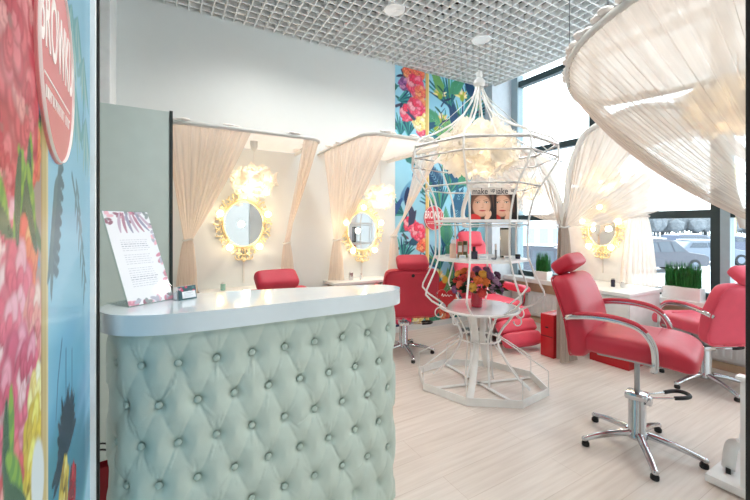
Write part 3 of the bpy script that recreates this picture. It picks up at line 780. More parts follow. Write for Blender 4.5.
def arr(pts): return np.array([tuple(p) for p in pts], float)
def resample(pts, n):
    A = arr(pts); d = np.r_[0, np.cumsum(np.linalg.norm(np.diff(A, axis=0), axis=1))]
    s_ = np.linspace(0, d[-1], n); return np.stack([np.interp(s_, d, A[:, i]) for i in range(3)], -1)
def drape(label, top, tie, tail, pleats, amp, sag=.08, tie_w=.06, tail_w=.25, m=None, seed=0, nv=36, bulge=(0, 0, 0), group=None, curve=1.0, cat='curtain', tiew_dir=None, side_sag=None):
    """voile gathered along a top line, drawn to a tie, then falling to a tail"""
    rnd = np.random.RandomState(seed); nu = max(90, pleats * 9)
    T = resample(top, nu); tie = np.array(tuple(tie), float); tail = np.array(tuple(tail), float) if tail is not None else None
    u = np.linspace(0, 1, nu)
    d = np.array(tuple(tiew_dir), float) if tiew_dir is not None else T[-1] - T[0]; d[2] = 0; d /= max(1e-6, np.linalg.norm(d)); nrm = np.array([d[1], -d[0], 0])
    ph = 2 * PI * pleats * (u + .018 * np.sin(7 * u + seed) + .01 * np.sin(17 * u))
    wob = np.sin(ph) + .35 * np.sin(2.3 * ph + seed); wob2 = .5 * np.sin(.37 * ph + 1) 
    K = tie + (u[:, None] - .5) * tie_w * d
    rows = []
    for v in np.linspace(0, 1, nv):
        e = v ** curve
        base = T * (1 - v) + K * v
        L = np.linalg.norm(T - K, axis=1)
        sg_ = sag * 4 * v * (1 - v) * L * (.4 + .6 * u if side_sag is None else side_sag[0] + (side_sag[1] - side_sag[0]) * u)
        base = base + np.outer(sg_, [0, 0, -1]) + np.outer(np.sin(PI * v) * np.sin(PI * np.clip(u, 0, 1)), bulge)
        a = amp * (.55 + .45 * math.sin(PI * min(1, v * 1.3))) * (1 - .72 * v)
        rows.append(base + nrm * (wob * a + wob2 * a * .8 * math.sin(PI * v))[:, None] + d * (np.cos(ph) * a * .5)[:, None])
    if tail is not None:
        for v in np.linspace(0, 1, 26)[1:]:
            w = tie_w + (tail_w - tie_w) * (v ** .6)
            base = tie * (1 - v) + tail * v + (u[:, None] - .5) * w * d
            a = amp * (.28 + .75 * v ** .7)
            rows.append(base + nrm * (wob * a)[:, None] + d * (np.cos(ph) * a * .3)[:, None])
    o = grid_mesh('curtain', np.stack(rows), m or M['sheer'])
    tag(o, label, cat, group)
    bm = NB(); r_ = tie_w * .62
    tube(bm, [Vector(tie) + Vector(tuple(d)) * r_ * math.cos(2 * PI * k / 16) + Vector(tuple(nrm)) * (amp * .8 + .012) * math.sin(2 * PI * k / 16) + Vector((0, 0, .006 * math.sin(4 * PI * k / 16))) for k in range(16)], .009, 6, True)
    obj('tieback', bm, M['rail'], o)
    return o

# ---- the two curtained booths on the back wall: a U-shaped rail with a cloth roof, curtains tied to the wall
def booth(x0, x1, yf, z, rad, label):
    t = thing('booth_canopy', label, 'canopy', ((x0 + x1) / 2, WY, z), 0, 'curtain canopies on the back wall')
    ox, oy = (x0 + x1) / 2, WY
    pts = [Vector((x0, WY - .004, z)), Vector((x0, yf + rad, z))]
    pts += [Vector((x0 + rad - rad * math.cos(a), yf + rad - rad * math.sin(a), z)) for a in [PI / 2 * k / 8 for k in range(1, 9)]]
    pts += [Vector((x1 - rad + rad * math.sin(a), yf + rad - rad * math.cos(a), z)) for a in [PI / 2 * k / 8 for k in range(0, 9)]]
    pts += [Vector((x1, WY - .004, z))]
    loc = [p - Vector((ox, oy, z)) for p in pts]
    bm = NB(); tube(bm, loc, .018, 10); obj('rail', bm, M['rail'], t)
    P = resample(loc, 60); A_ = []
    for v in np.linspace(0, 1, 16):                       # cloth roof: from the rail back to a spine on the wall
        cx_ = np.clip(P[:, 0], -(x1 - x0) / 2 + .02, (x1 - x0) / 2 - .02)
        tgt = np.stack([cx_, np.full(60, -.004), np.full(60, .0)], -1)
        q_ = P * (1 - v) + tgt * v; q_[:, 2] += .02 * math.sin(PI * v) + .012 + .006 * np.sin(np.arange(60) * 1.7) * math.sin(PI * v); A_.append(q_)
    o = grid_mesh('roof_cloth', np.stack(A_), M['sheerd'], t)
    rnd = random.Random(int(x0 * 100) + 5); bm = NB()      # ruffled edge of the cloth knotted over the rail
    bm.free()
    for k in range(9):
        f = rnd.random(); i = int(f * 58); p = Vector(P[i]); bm = NB()
        for j in range(3): sphere(bm, p + Vector(((j - 1) * .03 + rnd.uniform(-.01, .01), rnd.uniform(-.015, .02), .02 + .01 * rnd.random())), .022, (1.6, .7, .5), 8, 6)
        obj('cloth_knot', bm, M['whiteprint'], t)
    return pts
Z1 = 2.125
r1 = booth(.02, 1.235, 3.08, Z1, .12, 'left cream curtain canopy on the back wall, behind the counter poster')
Z2 = 2.15
r2 = booth(1.50, 2.42, 2.72, Z2, .16, 'right cream curtain canopy on the back wall, beside the mural')
def part_of(P, f0, f1, n=40):
    A_ = resample(P, 400); return A_[int(f0 * 399):int(f1 * 399) + 1]
def inset(A_, cx, cy, k=.985, dz=-.012):
    A_ = np.array(A_); A_[:, 0] = cx + (A_[:, 0] - cx) * k; A_[:, 1] = cy + (A_[:, 1] - cy) * k; A_[:, 2] += dz; return A_
tL = atY(188, 240, WY - .10); tR = atY(287, 243, WY - .10)
def frac_at(P, x, y):
    A_ = resample(P, 400); return int(np.argmin((A_[:, 0] - x) ** 2 + (A_[:, 1] - y) ** 2)) / 399
f = frac_at(r1, .62, 3.08)
drape('cream voile curtain drawn to the left wall tie of the left booth', part_of(r1, .12, f), tL, (tL.x - .02, tL.y, .35), 15, .012, .03, .07, .24, seed=1, group='voile curtains of the back booths', tiew_dir=(1, -.3, 0), bulge=(.0, 0, 0))
f2 = frac_at(r1, 1.06, 3.08)
drape('narrow cream voile curtain tied at the right of the left booth', part_of(r1, f2, .93), tR, (tR.x + .01, tR.y, .35), 14, .012, .04, .06, .2, seed=2, group='voile curtains of the back booths', tiew_dir=(1, -.3, 0))
tL2 = atY(337, 240, WY - .10); tR2 = atY(394, 236, WY - .12)
f = frac_at(r2, 1.74, 2.72)
drape('cream voile curtain sweeping to the left wall tie of the right booth', part_of(r2, .05, f), tL2, (tL2.x - .02, tL2.y, .35), 15, .012, .02, .07, .24, seed=3, group='voile curtains of the back booths', tiew_dir=(1, -.3, 0))
f2 = frac_at(r2, 2.30, 2.72)
drape('narrow cream voile curtain crossing in front of the mural beside the right booth', part_of(r2, f2, .80), tR2, (tR2.x, tR2.y, .30), 11, .010, .06, .07, .2, seed=4, group='voile curtains of the back booths', tiew_dir=(1, -.3, 0))
p = atY(243.5, 224, WY); oval_mirror('lit ornate oval mirror in the left booth behind the counter', (p.x, WY - .002, p.z), 0, .37, .45, 1)
p = atY(360.5, 231, WY); oval_mirror('lit ornate oval mirror in the right booth, partly behind its curtain', (p.x, WY - .028, p.z), -.085, .36, .44, 2)
p = atY(254, 182, 3.45); flower_lamp('white flower pendant lamp above the mirror in the left booth', Vector((p.x, 3.45, p.z)), .165, .72, Z1 - .0, 70, .075, 3, 'flower pendants in the back booths', 9)
p = atY(380, 197, 3.35); flower_lamp('white flower pendant lamp in the right booth next to the mural', Vector((p.x, 3.35, p.z)), .135, .75, Z2 - .0, 60, .065, 4, 'flower pendants in the back booths', 9)
# wall shelves under the mirrors with small jars
for i, (xc, lab) in enumerate(((.70, 'white wall shelf under the left booth mirror'), (1.98, 'white wall shelf under the right booth mirror'))):
    t = thing('wall_shelf', lab, 'shelf', (xc, WY, .74), 0, 'shelves under the booth mirrors')
    bm = NB(); boxr(bm, (-.42, -.30, -.03), (.42, -.001, 0), .004); obj('shelf_board', bm, M['white'], t)
    for sx in (-.34, .34):
        bm = NB(); boxr(bm, (sx - .012, -.24, -.06), (sx + .012, -.001, -.03)); boxr(bm, (sx - .012, -.03, -.22), (sx + .012, -.001, -.06)); obj('bracket', bm, M['steel'], t)
def jar(label, pos, r, h, m, lidm, group=None, nm='jar'):
    t = thing(nm, label, nm.split('_')[-1], pos, 0, group)
    bm = NB(); lathe(bm, [(r * .92, 0), (r, .004), (r, h * .82), (r * .8, h * .86)], 18); obj('body', bm, m, t)
    bm = NB(); lathe(bm, [(r * .72, h * .84), (r * .74, h), (r * .5, h * 1.01)], 18); obj('cap', bm, lidm, t); return t
p = atY(223, 287, 3.72); jar('small green jar on the shelf of the left booth', (p.x, 3.72, .741), .022, .07, mat('mint_glass', (150, 196, 180), .2), M['white'])
p = atY(351, 284, 3.70); jar('small silver jar on the shelf of the right booth', (p.x, 3.70, .741), .026, .10, M['chrome'], M['white'])
p = atY(357, 284, 3.70); jar('small clear white bottle beside the silver jar in the right booth', (p.x + .03, 3.66, .741), .016, .07, M['white'], M['chrome'], None, 'bottle')

# =====================================================================  SALON CHAIRS
def rotx(a): return Matrix.Rotation(a, 4, 'X')
def salon_chair(label, loc, rz, lift=0.0, tone='red', base_rot=0.0, lever=-.55, back_tilt=12):
    t = thing('salon_chair', label, 'chair', (loc[0], loc[1], 0), rz, 'red hydraulic salon chairs')
    R = M[tone]
    for k in range(5):
        a = base_rot - rz + 2 * PI * k / 5; d = Vector((math.cos(a), math.sin(a), 0)); pts = []
        for i in range(9):
            f = i / 8; pts.append(d * (.02 + .29 * f) + Vector((0, 0, .092 - .012 * f - .038 * f ** 2.2)))
        bm = NB(); tube(bm, pts, [.026 - .009 * i / 8 for i in range(9)], 10, flat=.85); sphere(bm, pts[-1], .0185, (1, 1, .9), 10, 6)
        o = obj('leg', bm, M['chrome'], t)
        bm = NB(); lathe(bm, [(.018, 0), (.021, .004), (.021, .02), (.014, .03)], 14, d * .305); obj('glide', bm, M['black'], o)
    bm = NB(); lathe(bm, [(.052, .062), (.058, .075), (.05, .105), (.046, .112), (.046, .30), (.043, .306)], 26); obj('column', bm, M['chrome'], t)
    bm = NB(); lathe(bm, [(.0145, .30), (.0145, .47 + lift)], 16); obj('piston', bm, M['steel'], t)
    bm = NB(); box(bm, (0, .0, .318), (.10, .115, .042), bevel=.012); box(bm, (0, -.06, .302), (.05, .03, .05), bevel=.008); obj('valve_housing', bm, M['chrome'], t)
    lv = thing('foot_lever', None, None); lv.parent = t; lv.rotation_euler = (0, 0, lever - rz)
    bm = NB()
    for s_ in (-1, 1): tube(bm, spline([(.02, .022 * s_, .312), (.12, .03 * s_, .314), (.235, .045 * s_, .322)], 5), .005, 8)
    obj('lever_rod', bm, M['chrome'], lv)
    bm = NB(); tube(bm, spline([(.195, .040, .319), (.245, .046, .324), (.285, .036, .327), (.302, 0, .328), (.285, -.036, .327), (.245, -.046, .324), (.195, -.040, .319)], 5), .0115, 10); obj('lever_grip', bm, M['black'], lv)
    zs = .46 + lift                                        # underside of the upholstery
    bm = NB(); box(bm, (0, .02, zs + .012), (.30, .32, .022), bevel=.006); obj('seat_plate', bm, M['steel'], t)
    def sf(p):                                             # waterfall front and a slight dish
        f = max(0, (-p.y - .12)) / .17
        return Vector((p.x * (1 - .04 * f), p.y, p.z - .035 * f * f - .010 * math.cos(PI * p.x / .54) * math.exp(-((p.y) / .16) ** 2) * (1 if p.z > 0 else 0)))
    bm = NB(); cushion(bm, .54, .575, .135, e=.26, M4=Matrix.Translation((0, -.01, zs + .092)), fn=sf); st = obj('seat', bm, R, t)
    bm = NB(); tube(bm, [(.262 * s_ * (1 if abs(v) < 1 else .98), y, zs + .088 - .035 * (max(0, -y - .13) / .17) ** 2) for s_, v, y in []] or [(-.2, -.1, zs + .159 - .004), (0, -.1, zs + .152), (.2, -.1, zs + .159 - .004)], .0035, 6); obj('seam', bm, R, st)
    tb = math.radians(back_tilt); B4 = Matrix.Translation((0, .215, zs + .03)) @ rotx(-tb)
    def bf(p):                                             # lumbar swell, tapered and rounded shoulders
        f = (p.z + .24) / .48
        x = p.x * (1.03 - .10 * max(0, f) ** 2)
        y = p.y - .022 * math.sin(PI * min(1, max(0, f)) * 1.2) + .05 * (max(0, f - .6) ** 2)
        if p.y < 0: y += .010 * math.exp(-((p.z - .03) / .018) ** 2) * (abs(p.x) < .14)
        return Vector((x, y, p.z))
    # built standing: cushion() makes a slab, so swap its axes
    bm = NB(); cushion(bm, .56, .50, .14, e=.22)
    for v in bm.verts: v.co = bf(Vector((v.co.x, -v.co.z, v.co.y)))
    bmesh.ops.transform(bm, matrix=B4 @ Matrix.Translation((0, .045, .22)), verts=bm.verts[:]); bk = obj('backrest', bm, R, t)
    bm = NB(); pip = [bf(Vector((.276 * math.copysign(abs(math.cos(a)) ** .22, math.cos(a)), .045, .246 * math.copysign(abs(math.sin(a)) ** .24, math.sin(a))))) for a in [2 * PI * k / 60 for k in range(60)]]
    tube(bm, [B4 @ (Vector((0, .045, .22)) + p) for p in pip], .005, 6, True); obj('piping', bm, R, bk)
    bm = NB(); tube(bm, [B4 @ (Vector((0, .045, .22)) + Vector((x, -.083 - .0 * x, .03))) for x in (-.14, -.07, 0, .07, .14)], .003, 6); obj('stitched_seam', bm, R, bk)
    bm = NB(); lathe(bm, [(.001, 0), (.017, 0), (.015, .006), (.001, .008)], 16)
    bmesh.ops.transform(bm, matrix=B4 @ Matrix.Translation((0, .122, .42)) @ rotx(-PI / 2), verts=bm.verts[:]); obj('rear_knob', bm, M['black'], bk)
    for s_ in (-1, 1):
        pts = spline([(.255 * s_, .33, zs + .215), (.286 * s_, .29, zs + .24), (.296 * s_, .17, zs + .262), (.299 * s_, .04, zs + .262), (.299 * s_, -.06, zs + .236), (.297 * s_, -.115, zs + .17), (.294 * s_, -.128, zs + .08), (.285 * s_, -.12, zs + .02), (.2 * s_, -.11, zs + .012)], 6)
        bm = NB(); tube(bm, pts, .0135, 10, flat=1.25); ar = obj('armrest', bm, M['chrome'], t)
        pp = [p + Vector((0, 0, .016)) for p in pts[7:28]]
        bm = NB(); tube(bm, pp, [.009 + .008 * math.sin(PI * min(1, max(0, (i + 1) / (len(pp) + 1)))) ** .4 for i in range(len(pp))], 10, flat=.75); obj('arm_pad', bm, R, ar)
    bm = NB(); cushion(bm, .31, .15, .10, e=.3)
    hp = B4 @ Vector((0, .06, .535)); hm = Matrix.Translation(hp) @ rotx(math.radians(-38))
    bmesh.ops.transform(bm, matrix=hm, verts=bm.verts[:]); hr = obj('headrest', bm, R, t)
    bm = NB(); tube(bm, spline([B4 @ Vector((0, .06, .42)), B4 @ Vector((0, .08, .48)), hp + Vector((0, .012, -.03))], 5), .009, 8); obj('headrest_post', bm, M['chrome'], hr)
    return t
salon_chair('large red salon chair in the open middle of the floor, chrome star base fully visible', (2.50, 1.13), .26, .095, 'red', .05)
salon_chair('red salon chair at the window sill beside the planter, turned to the parked cars', (3.99, 1.29), PI - .47, -.02, 'pink', .35)
salon_chair('red salon chair seen from behind between the right booth and the mural', (2.21, 3.22), PI - .38, -.0, 'red', -.6)
salon_chair('red salon chair mostly hidden behind the reception counter in front of the left booth', (.69, 3.04), PI + .05, -.04, 'red', .1)

# reclining treatment chair behind the cage
t = thing('recliner_chair', 'pink reclining treatment chair with rolled leg rest behind the white cage', 'chair', (3.47, 3.17, 0), -.17)
bm = NB(); box(bm, (0, 0, .02), (.5, .62, .04), bevel=.012); box(bm, (0, -.02, .06), (.34, .42, .05), bevel=.015); obj('base_plate', bm, M['steel'], t)
bm = NB(); box(bm, (0, .02, .19), (.22, .26, .26), bevel=.02); obj('pedestal', bm, M['white'], t)
bm = NB(); cushion(bm, .56, .56, .16, M4=Matrix.Translation((0, 0, .40))); obj('seat', bm, M['pink'], t)
bm = NB(); cushion(bm, .54, .80, .15)
for v in bm.verts: v.co = Vector((v.co.x * (1 - .12 * max(0, v.co.y)), -v.co.z, v.co.y))
bmesh.ops.transform(bm, matrix=Matrix.Translation((0, .36, .80)) @ rotx(math.radians(-20)), verts=bm.verts[:]); b_ = obj('backrest', bm, M['pink'], t)
bm = NB(); cushion(bm, .34, .20, .11)
for v in bm.verts: v.co = Vector((v.co.x, -v.co.z, v.co.y))
bmesh.ops.transform(bm, matrix=Matrix.Translation((0, .42, 1.18)) @ rotx(math.radians(-20)), verts=bm.verts[:]); obj('head_cushion', bm, M['pink'], b_)
for s_ in (-1, 1):
    bm = NB(); cushion(bm, .11, .52, .09, M4=Matrix.Translation((.335 * s_, .0, .585))); ar = obj('armrest', bm, M['pink'], t)
    bm = NB(); tube(bm, spline([(.335 * s_, .2, .55), (.335 * s_, .19, .42), (.30 * s_, .12, .34), (.30 * s_, -.12, .34), (.335 * s_, -.19, .42), (.335 * s_, -.2, .55)], 5), .013, 8); obj('arm_support', bm, M['chrome'], ar)
lr = thing('leg_rest', None, None); lr.parent = t; lr.location = (0, -.31, .40); lr.rotation_euler = (math.radians(52), 0, 0)
for k in range(3):
    bm = NB(); cushion(bm, .50, .155, .13, e=.4, M4=Matrix.Translation((0, -.07 - .145 * k, 0))); obj('roll', bm, M['pink'], lr)
bm = NB()
for s_ in (-1, 1): tube(bm, [(.17 * s_, .06, -.07), (.17 * s_, -.40, -.07)], .011, 8)
obj('leg_rest_bar', bm, M['chrome'], lr)

# =====================================================================  WHITE WIRE CAGE DISPLAY
CC = Vector((2.325, 2.25, 0))
cd = Vector((-CC.x, -CC.y, 0)).normalized(); crt = Vector((-cd.y, cd.x, 0))
crt = Vector((-cd.y, cd.x, 0)) if Vector((-cd.y, cd.x, 0)).dot(Vector((SQ, -.5, 0))) > 0 else Vector((cd.y, -cd.x, 0))
def cv(k, r, z, sx=1, sy=1, off=-10):
    a = math.radians(off + 45 * k); return cd * (math.cos(a) * r * sy) + crt * (math.sin(a) * r * sx) + Vector((0, 0, z))
cg = thing('wire_cage_display', 'tall white wire birdcage display stand with shelves in the middle of the room', 'display stand', CC)
prof = [(.012, 2.60), (.035, 2.50), (.075, 2.40), (.15, 2.29), (.27, 2.19), (.42, 2.105), (.55, 2.05), (.60, 2.0), (.605, 1.93), (.605, 1.87), (.54, 1.76), (.475, 1.67), (.43, 1.58), (.40, 1.47), (.385, 1.36), (.38, 1.22), (.385, 1.10), (.43, .97), (.50, .83), (.505, .795), (.45, .74), (.365, .69), (.325, .667)]
for k in range(8):
    bm = NB(); tube(bm, [cv(k, r, z) for r, z in prof], .0078, 8); obj('rib', bm, M['cagew'], cg)
for r, z, hh, nm in ((.60, 1.985, .018, 'hoop'), (.605, 1.89, .010, 'hoop'), (.475, 1.67, .010, 'hoop'), (.385, 1.36, .008, 'hoop')):
    bm = NB()
    for k in range(8): tube(bm, [cv(k, r, z), cv(k + 1, r, z)], .008, 6, flat=hh / .008)
    obj(nm, bm, M['cagew'], cg)
for k in range(0, 8, 2):                                    # straight stays from the crown to the wide hoop
    a_, b_ = cv(k + .5, .03, 2.48), cv(k + .5, .565, 1.99)
    bm = NB(); tube(bm, [a_, b_], .004, 6); obj('stay', bm, M['cagew'], cg)
bm = NB(); lathe(bm, [(.004, 2.68), (.02, 2.665), (.026, 2.64), (.02, 2.615), (.03, 2.60), (.045, 2.585), (.05, 2.56), (.03, 2.53)], 20); obj('finial', bm, M['cagew'], cg)
def octa(bm, r, z0, z1):
    v0 = [bm.verts.new(cv(k, r, z0)) for k in range(8)]; v1 = [bm.verts.new(cv(k, r, z1)) for k in range(8)]
    bm.faces.new(v0[::-1]); bm.faces.new(v1)
    for k in range(8): bm.faces.new((v0[k], v0[(k + 1) % 8], v1[(k + 1) % 8], v1[k]))
    bmesh.ops.recalc_face_normals(bm, faces=bm.faces[:]); return bm
for r, z in ((.388, 1.40), (.392, 1.085)): obj('shelf', octa(NB(), r, z - .02, z), M['white'], cg, False)
bm = NB(); lathe(bm, [(.001, .651), (.318, .651), (.318, .663), (.001, .663)], 40); obj('table_top', bm, mat('frosted_white_glass', (226, 222, 222), .08, coat=.5), cg)
bm = NB(); tube(bm, [(.324 * math.cos(2 * PI * k / 40), .324 * math.sin(2 * PI * k / 40), .655) for k in range(40)], .011, 8, True); obj('table_rim', bm, M['cagew'], cg)
# hourglass foot
for k in range(8):
    wide = k % 2 == 0
    pts = [cv(k, r, z, 1, .9) for r, z in ((.29, .648), (.24, .57), (.19, .50), (.155, .43), (.15, .38), (.175, .31), (.24, .20), (.32, .10), (.40, .03))] if wide else [cv(k, r, z) for r, z in ((.24, .648), (.15, .5), (.12, .4), (.12, .30), (.14, .03))]
    bm = NB(); tube(bm, spline(pts, 4), .027 if wide else .011, 8, flat=.35); obj('leg', bm, M['cagew'], cg)
for z, r in ((.40, .17),):
    bm = NB(); tube(bm, [cv(k / 4, r, z) for k in range(32)], .008, 6, True); obj('waist_ring', bm, M['cagew'], cg)
for k in range(8):                                          # little scrolls under the table
    bm = NB(); pts = []
    for i in range(14):
        f = i / 13; al = 4.6 * f; rr = .055 * (1 - .65 * f); pts.append(cv(k + .5, .33 + rr * math.sin(al), .60 + rr * math.cos(al)))
    tube(bm, pts, .005, 6); obj('scroll', bm, M['cagew'], cg)
bm = NB()
for k in range(8):
    a_ = cv(k, .535, .035, 1, .80); b_ = cv(k + 1, .535, .035, 1, .80)
    d = b_ - a_; box(bm, (a_ + b_) / 2, (d.length + .012, .008, .058), Quaternion((0, 0, 1), math.atan2(d.y, d.x)))
obj('base_ring', bm, M['cagew'], cg, False)
bm = NB()
for k in range(4):
    a_ = cv(k, .53, .012, 1, .8); b_ = cv(k + 4, .53, .012, 1, .8); d = b_ - a_
    if k in (1, 3): box(bm, (a_ + b_) / 2, (d.length, .03, .008), Quaternion((0, 0, 1), math.atan2(d.y, d.x)))
obj('cross_bar', bm, M['cagew'], cg, False)
for k in range(8):
    bm = NB(); tube(bm, [cv(k, .535, .03, 1, .8), cv(k, .535, .20, 1, .8), cv(k, .165, .42)], .005, 6); obj('wire_stay', bm, M['cagew'], cg)
flower_lamp('big white paper flower lamp lit inside the top of the white cage', CC + Vector((.0, 0, 2.0)), .285, .70, 2.53, 210, .095, 8, None, 4, False)

def on_cage(x, y, Z, m=None): return atZ(x, y, Z)
def cp(dl, df, z):                                           # offset right / towards the lens, from the cage axis
    return CC + crt * dl + cd * df + Vector((0, 0, z))
face = math.atan2(crt.y, crt.x)
def magazine(label, pos, rz, w, h, tilt, seed):
    t = thing('beauty_magazine', label, 'magazine', pos, rz, 'make-up magazines standing on the cage shelf')
    R4 = rotx(-tilt)
    c = Canvas(-w / 2, w / 2, 0, h, .0016, (70, 46, 40))
    c.rect(-w / 2, w / 2, h * .78, h, (228, 220, 214))
    c.rect(w * .22, w / 2, 0, h * .78, (34, 28, 30))
    c.blob(-w * .10, h * .50, w * .44, h * .46, 0, (120, 84, 66), .2)                                   # hair
    c.blob(-w * .08, h * .43, h * .36, w * .37, 1.5, (214, 164, 138), .12); c.blob(-w * .06, h * .45, h * .32, w * .31, 1.5, (232, 188, 164), .6, al=.9)
    c.blob(-w * .33, h * .06, w * .26, h * .13, -.4, (200, 50, 48), .2)
    for sx in (-.24, .11):
        c.stroke([(w * (sx - .11), h * .60), (w * sx, h * .625), (w * (sx + .11), h * .60)], .0022, .0012, (120, 84, 66), .8)
        c.blob(w * sx, h * .545, w * .12, h * .04, 0, (186, 140, 120), .6, al=.7); c.blob(w * sx, h * .54, w * .085, h * .022, 0, (240, 226, 214), .4); c.blob(w * sx, h * .54, w * .036, h * .024, 0, (72, 70, 64), .4)
        c.stroke([(w * (sx - .09), h * .55), (w * sx, h * .568), (w * (sx + .09), h * .552)], .0018, .0014, (66, 46, 42))
    c.blob(-w * .02, h * .44, w * .05, h * .12, .1, (206, 158, 134), .8, al=.5); c.blob(-w * .06, h * .375, w * .07, h * .02, 0, (190, 136, 116), .7, al=.8)
    c.blob(-w * .05, h * .285, w * .14, h * .03, 0, (198, 80, 84), .4); c.stroke([(-w * .18, h * .285), (w * .08, h * .287)], .0012, .0012, (140, 44, 54))
    c.blob(w * .16, h * .10, w * .18, h * .08, .9, (226, 182, 158), .2)
    for k in range(4): c.leaf(w * .16 + .007 * k, h * .12, h * .17, 2.0 - .16 * k, .0085, (230, 186, 162), .2)
    for k in range(16): c.leaf(w * .30 + .03 * RS.rand(), h * .76, h * .6, -1.5 + .3 * RS.rand(), .004, (84, 58, 50), -.2)
    c.rect(w * .40, w / 2, 0, h * .78, (38, 30, 30)); c.rect(-w / 2, w / 2, h * .78, h, (228, 220, 214))
    o = c.mesh('cover', M['printp'], t, lambda X, Y: np.stack([X, -.0045 + math.sin(tilt) * Y, math.cos(tilt) * Y], -1))
    bm = NB(); boxr(bm, (-w / 2, -.004, 0), (w / 2, .004, h)); bmesh.ops.transform(bm, matrix=R4, verts=bm.verts[:]); obj('pages', bm, M['whiteprint'], t)
    tx = text('masthead', 'make', h * .27, mat('masthead_grey', (60, 60, 66), .6), t, (-w * .14, -.0055 + math.sin(tilt) * h * .885, h * .885 * math.cos(tilt)), (PI / 2 - tilt, 0, 0), .80, .0003)
    text('masthead_small', 'up', h * .17, tx.data.materials[0], t, (w * .36, -.0055 + math.sin(tilt) * h * .92, h * .92 * math.cos(tilt)), (PI / 2 - tilt, 0, 0), .8, .0004)
    return t
magazine('make-up magazine standing in front on the top cage shelf, whole cover face showing', cp(.035, .075, 1.401), face, .205, .272, .14, 1)
magazine('make-up magazine half hidden behind the other one on the top cage shelf', cp(.195, .04, 1.401), face - .05, .205, .272, .14, 2)
for i in range(3):
    t = thing('leaflet', ['pink and white leaflet at the bottom of the leaflet pile on the cage shelf', 'cream leaflet in the middle of the leaflet pile on the cage shelf', 'red flowered leaflet on top of the leaflet pile on the cage shelf'][i], 'leaflet', cp(-.19, .10, 1.4005 + .0065 * i), face + .25 * i - .2)
    bm = NB(); boxr(bm, (-.10, -.07, 0), (.10, .07, .006)); obj('sheets', bm, M['whiteprint'], t)
    c = Canvas(-.10, .10, -.07, .07, .003, [(240, 214, 210), (244, 236, 220), (222, 96, 104)][i])
    for k in range(26): c.blob(-.1 + .2 * RS.rand(), -.07 + .14 * RS.rand(), .018, .014, RS.rand() * 3, [(220, 80, 100), (110, 150, 90), (240, 190, 120)][k % 3], .3)
    c.mesh('printed_cover', M['printp'], t, lambda X, Y: np.stack([X, Y, np.full_like(X, .0063)], -1))
def bottle(name, label, pos, prof, m, capm=None, cprof=None, cat='bottle'):
    t = thing(name, label, cat, pos); bm = NB(); lathe(bm, prof, 20); obj('body', bm, m, t)
    if cprof: bm = NB(); lathe(bm, cprof, 18); obj('cap', bm, capm, t)
    return t
skin = mat('peach_plastic', (226, 190, 170), .35); brz = mat('bronze_carton', (150, 126, 84), .4); dk = mat('dark_plum_glass', (46, 44, 66), .15, coat=.5)
Z2s = 1.0855
bottle('lotion_bottle', 'peach lotion bottle on the middle cage shelf at the left', cp(-.21, .14, Z2s), [(.024, 0), (.027, .005), (.027, .105), (.018, .12)], skin, M['white'], [(.012, .119), (.012, .15), (.008, .152)])
def carton(label, pos, s, m, rz=0, name='cosmetic_box', wm=None):
    t = thing(name, label, 'box', pos, face + rz); bm = NB(); box(bm, (0, 0, s[2] / 2), s, bevel=.003); obj('carton', bm, m, t)
    bm = NB(); box(bm, (0, -s[1] / 2 - .0006, s[2] * .55), (s[0] * .7, .001, s[2] * .4)); obj('label_patch', bm, wm or M['whiteprint'], t); return t
carton('bronze cosmetic box next to the peach bottle on the cage shelf', cp(-.155, .10, Z2s), (.042, .03, .135), brz, .1)
carton('olive cosmetic box standing behind the bronze box on the cage shelf', cp(-.112, .07, Z2s), (.036, .03, .140), mat('olive_carton', (112, 112, 72), .4), -.1)
bottle('perfume_bottle', 'dark plum perfume bottle near the front of the middle cage shelf', cp(-.04, .20, Z2s), [(.026, 0), (.028, .004), (.028, .06), (.014, .068)], dk, M['black'], [(.013, .067), (.013, .098), (.009, .1)])
for (dl, df, s, lab) in [(-.26, .02, (.05, .03, .022), 'low white box at the left end of the middle cage shelf'), (-.13, .20, (.05, .03, .03), 'low white box in front of the bronze box on the cage shelf'), (.03, .22, (.07, .035, .034), 'low white box beside the plum perfume bottle on the cage shelf'), (.11, .20, (.035, .03, .014), 'flat dark make-up compact on the middle cage shelf'), (.22, .14, (.06, .04, .026), 'low white box by the tall dark case on the cage shelf')]:
    carton(lab, cp(dl, df, Z2s), s, M['white'] if 'white' in lab else dk, 0, 'small_box' if 'white' in lab else 'make_up_compact', M['steel'] if 'dark' in lab else mat('pale_label', (200, 206, 214)))
t = thing('palette_case', 'tall dark green palette case leaning upright at the right of the cage shelf', 'case', cp(.21, .02, Z2s), face - .9)
bm = NB(); box(bm, (0, 0, .125), (.12, .016, .25), bevel=.003); obj('case_body', bm, mat('dark_green_gloss', (50, 66, 62), .15, coat=.6), t)
bm = NB(); box(bm, (0, -.0085, .125), (.10, .001, .22)); obj('mirror_face', bm, M['steel'], t)
bottle('cream_jar', 'little black cream jar at the right edge of the middle cage shelf', cp(.30, .08, Z2s), [(.018, 0), (.02, .003), (.02, .02)], dk, M['black'], [(.021, .02), (.021, .034), (.018, .036)], 'jar')
bottle('glass_tube', 'slim silver mascara tube standing on the middle cage shelf', cp(.13, .10, Z2s), [(.009, 0), (.009, .07)], M['steel'], M['whiteprint'], [(.009, .07), (.009, .115), (.007, .118)], 'tube')

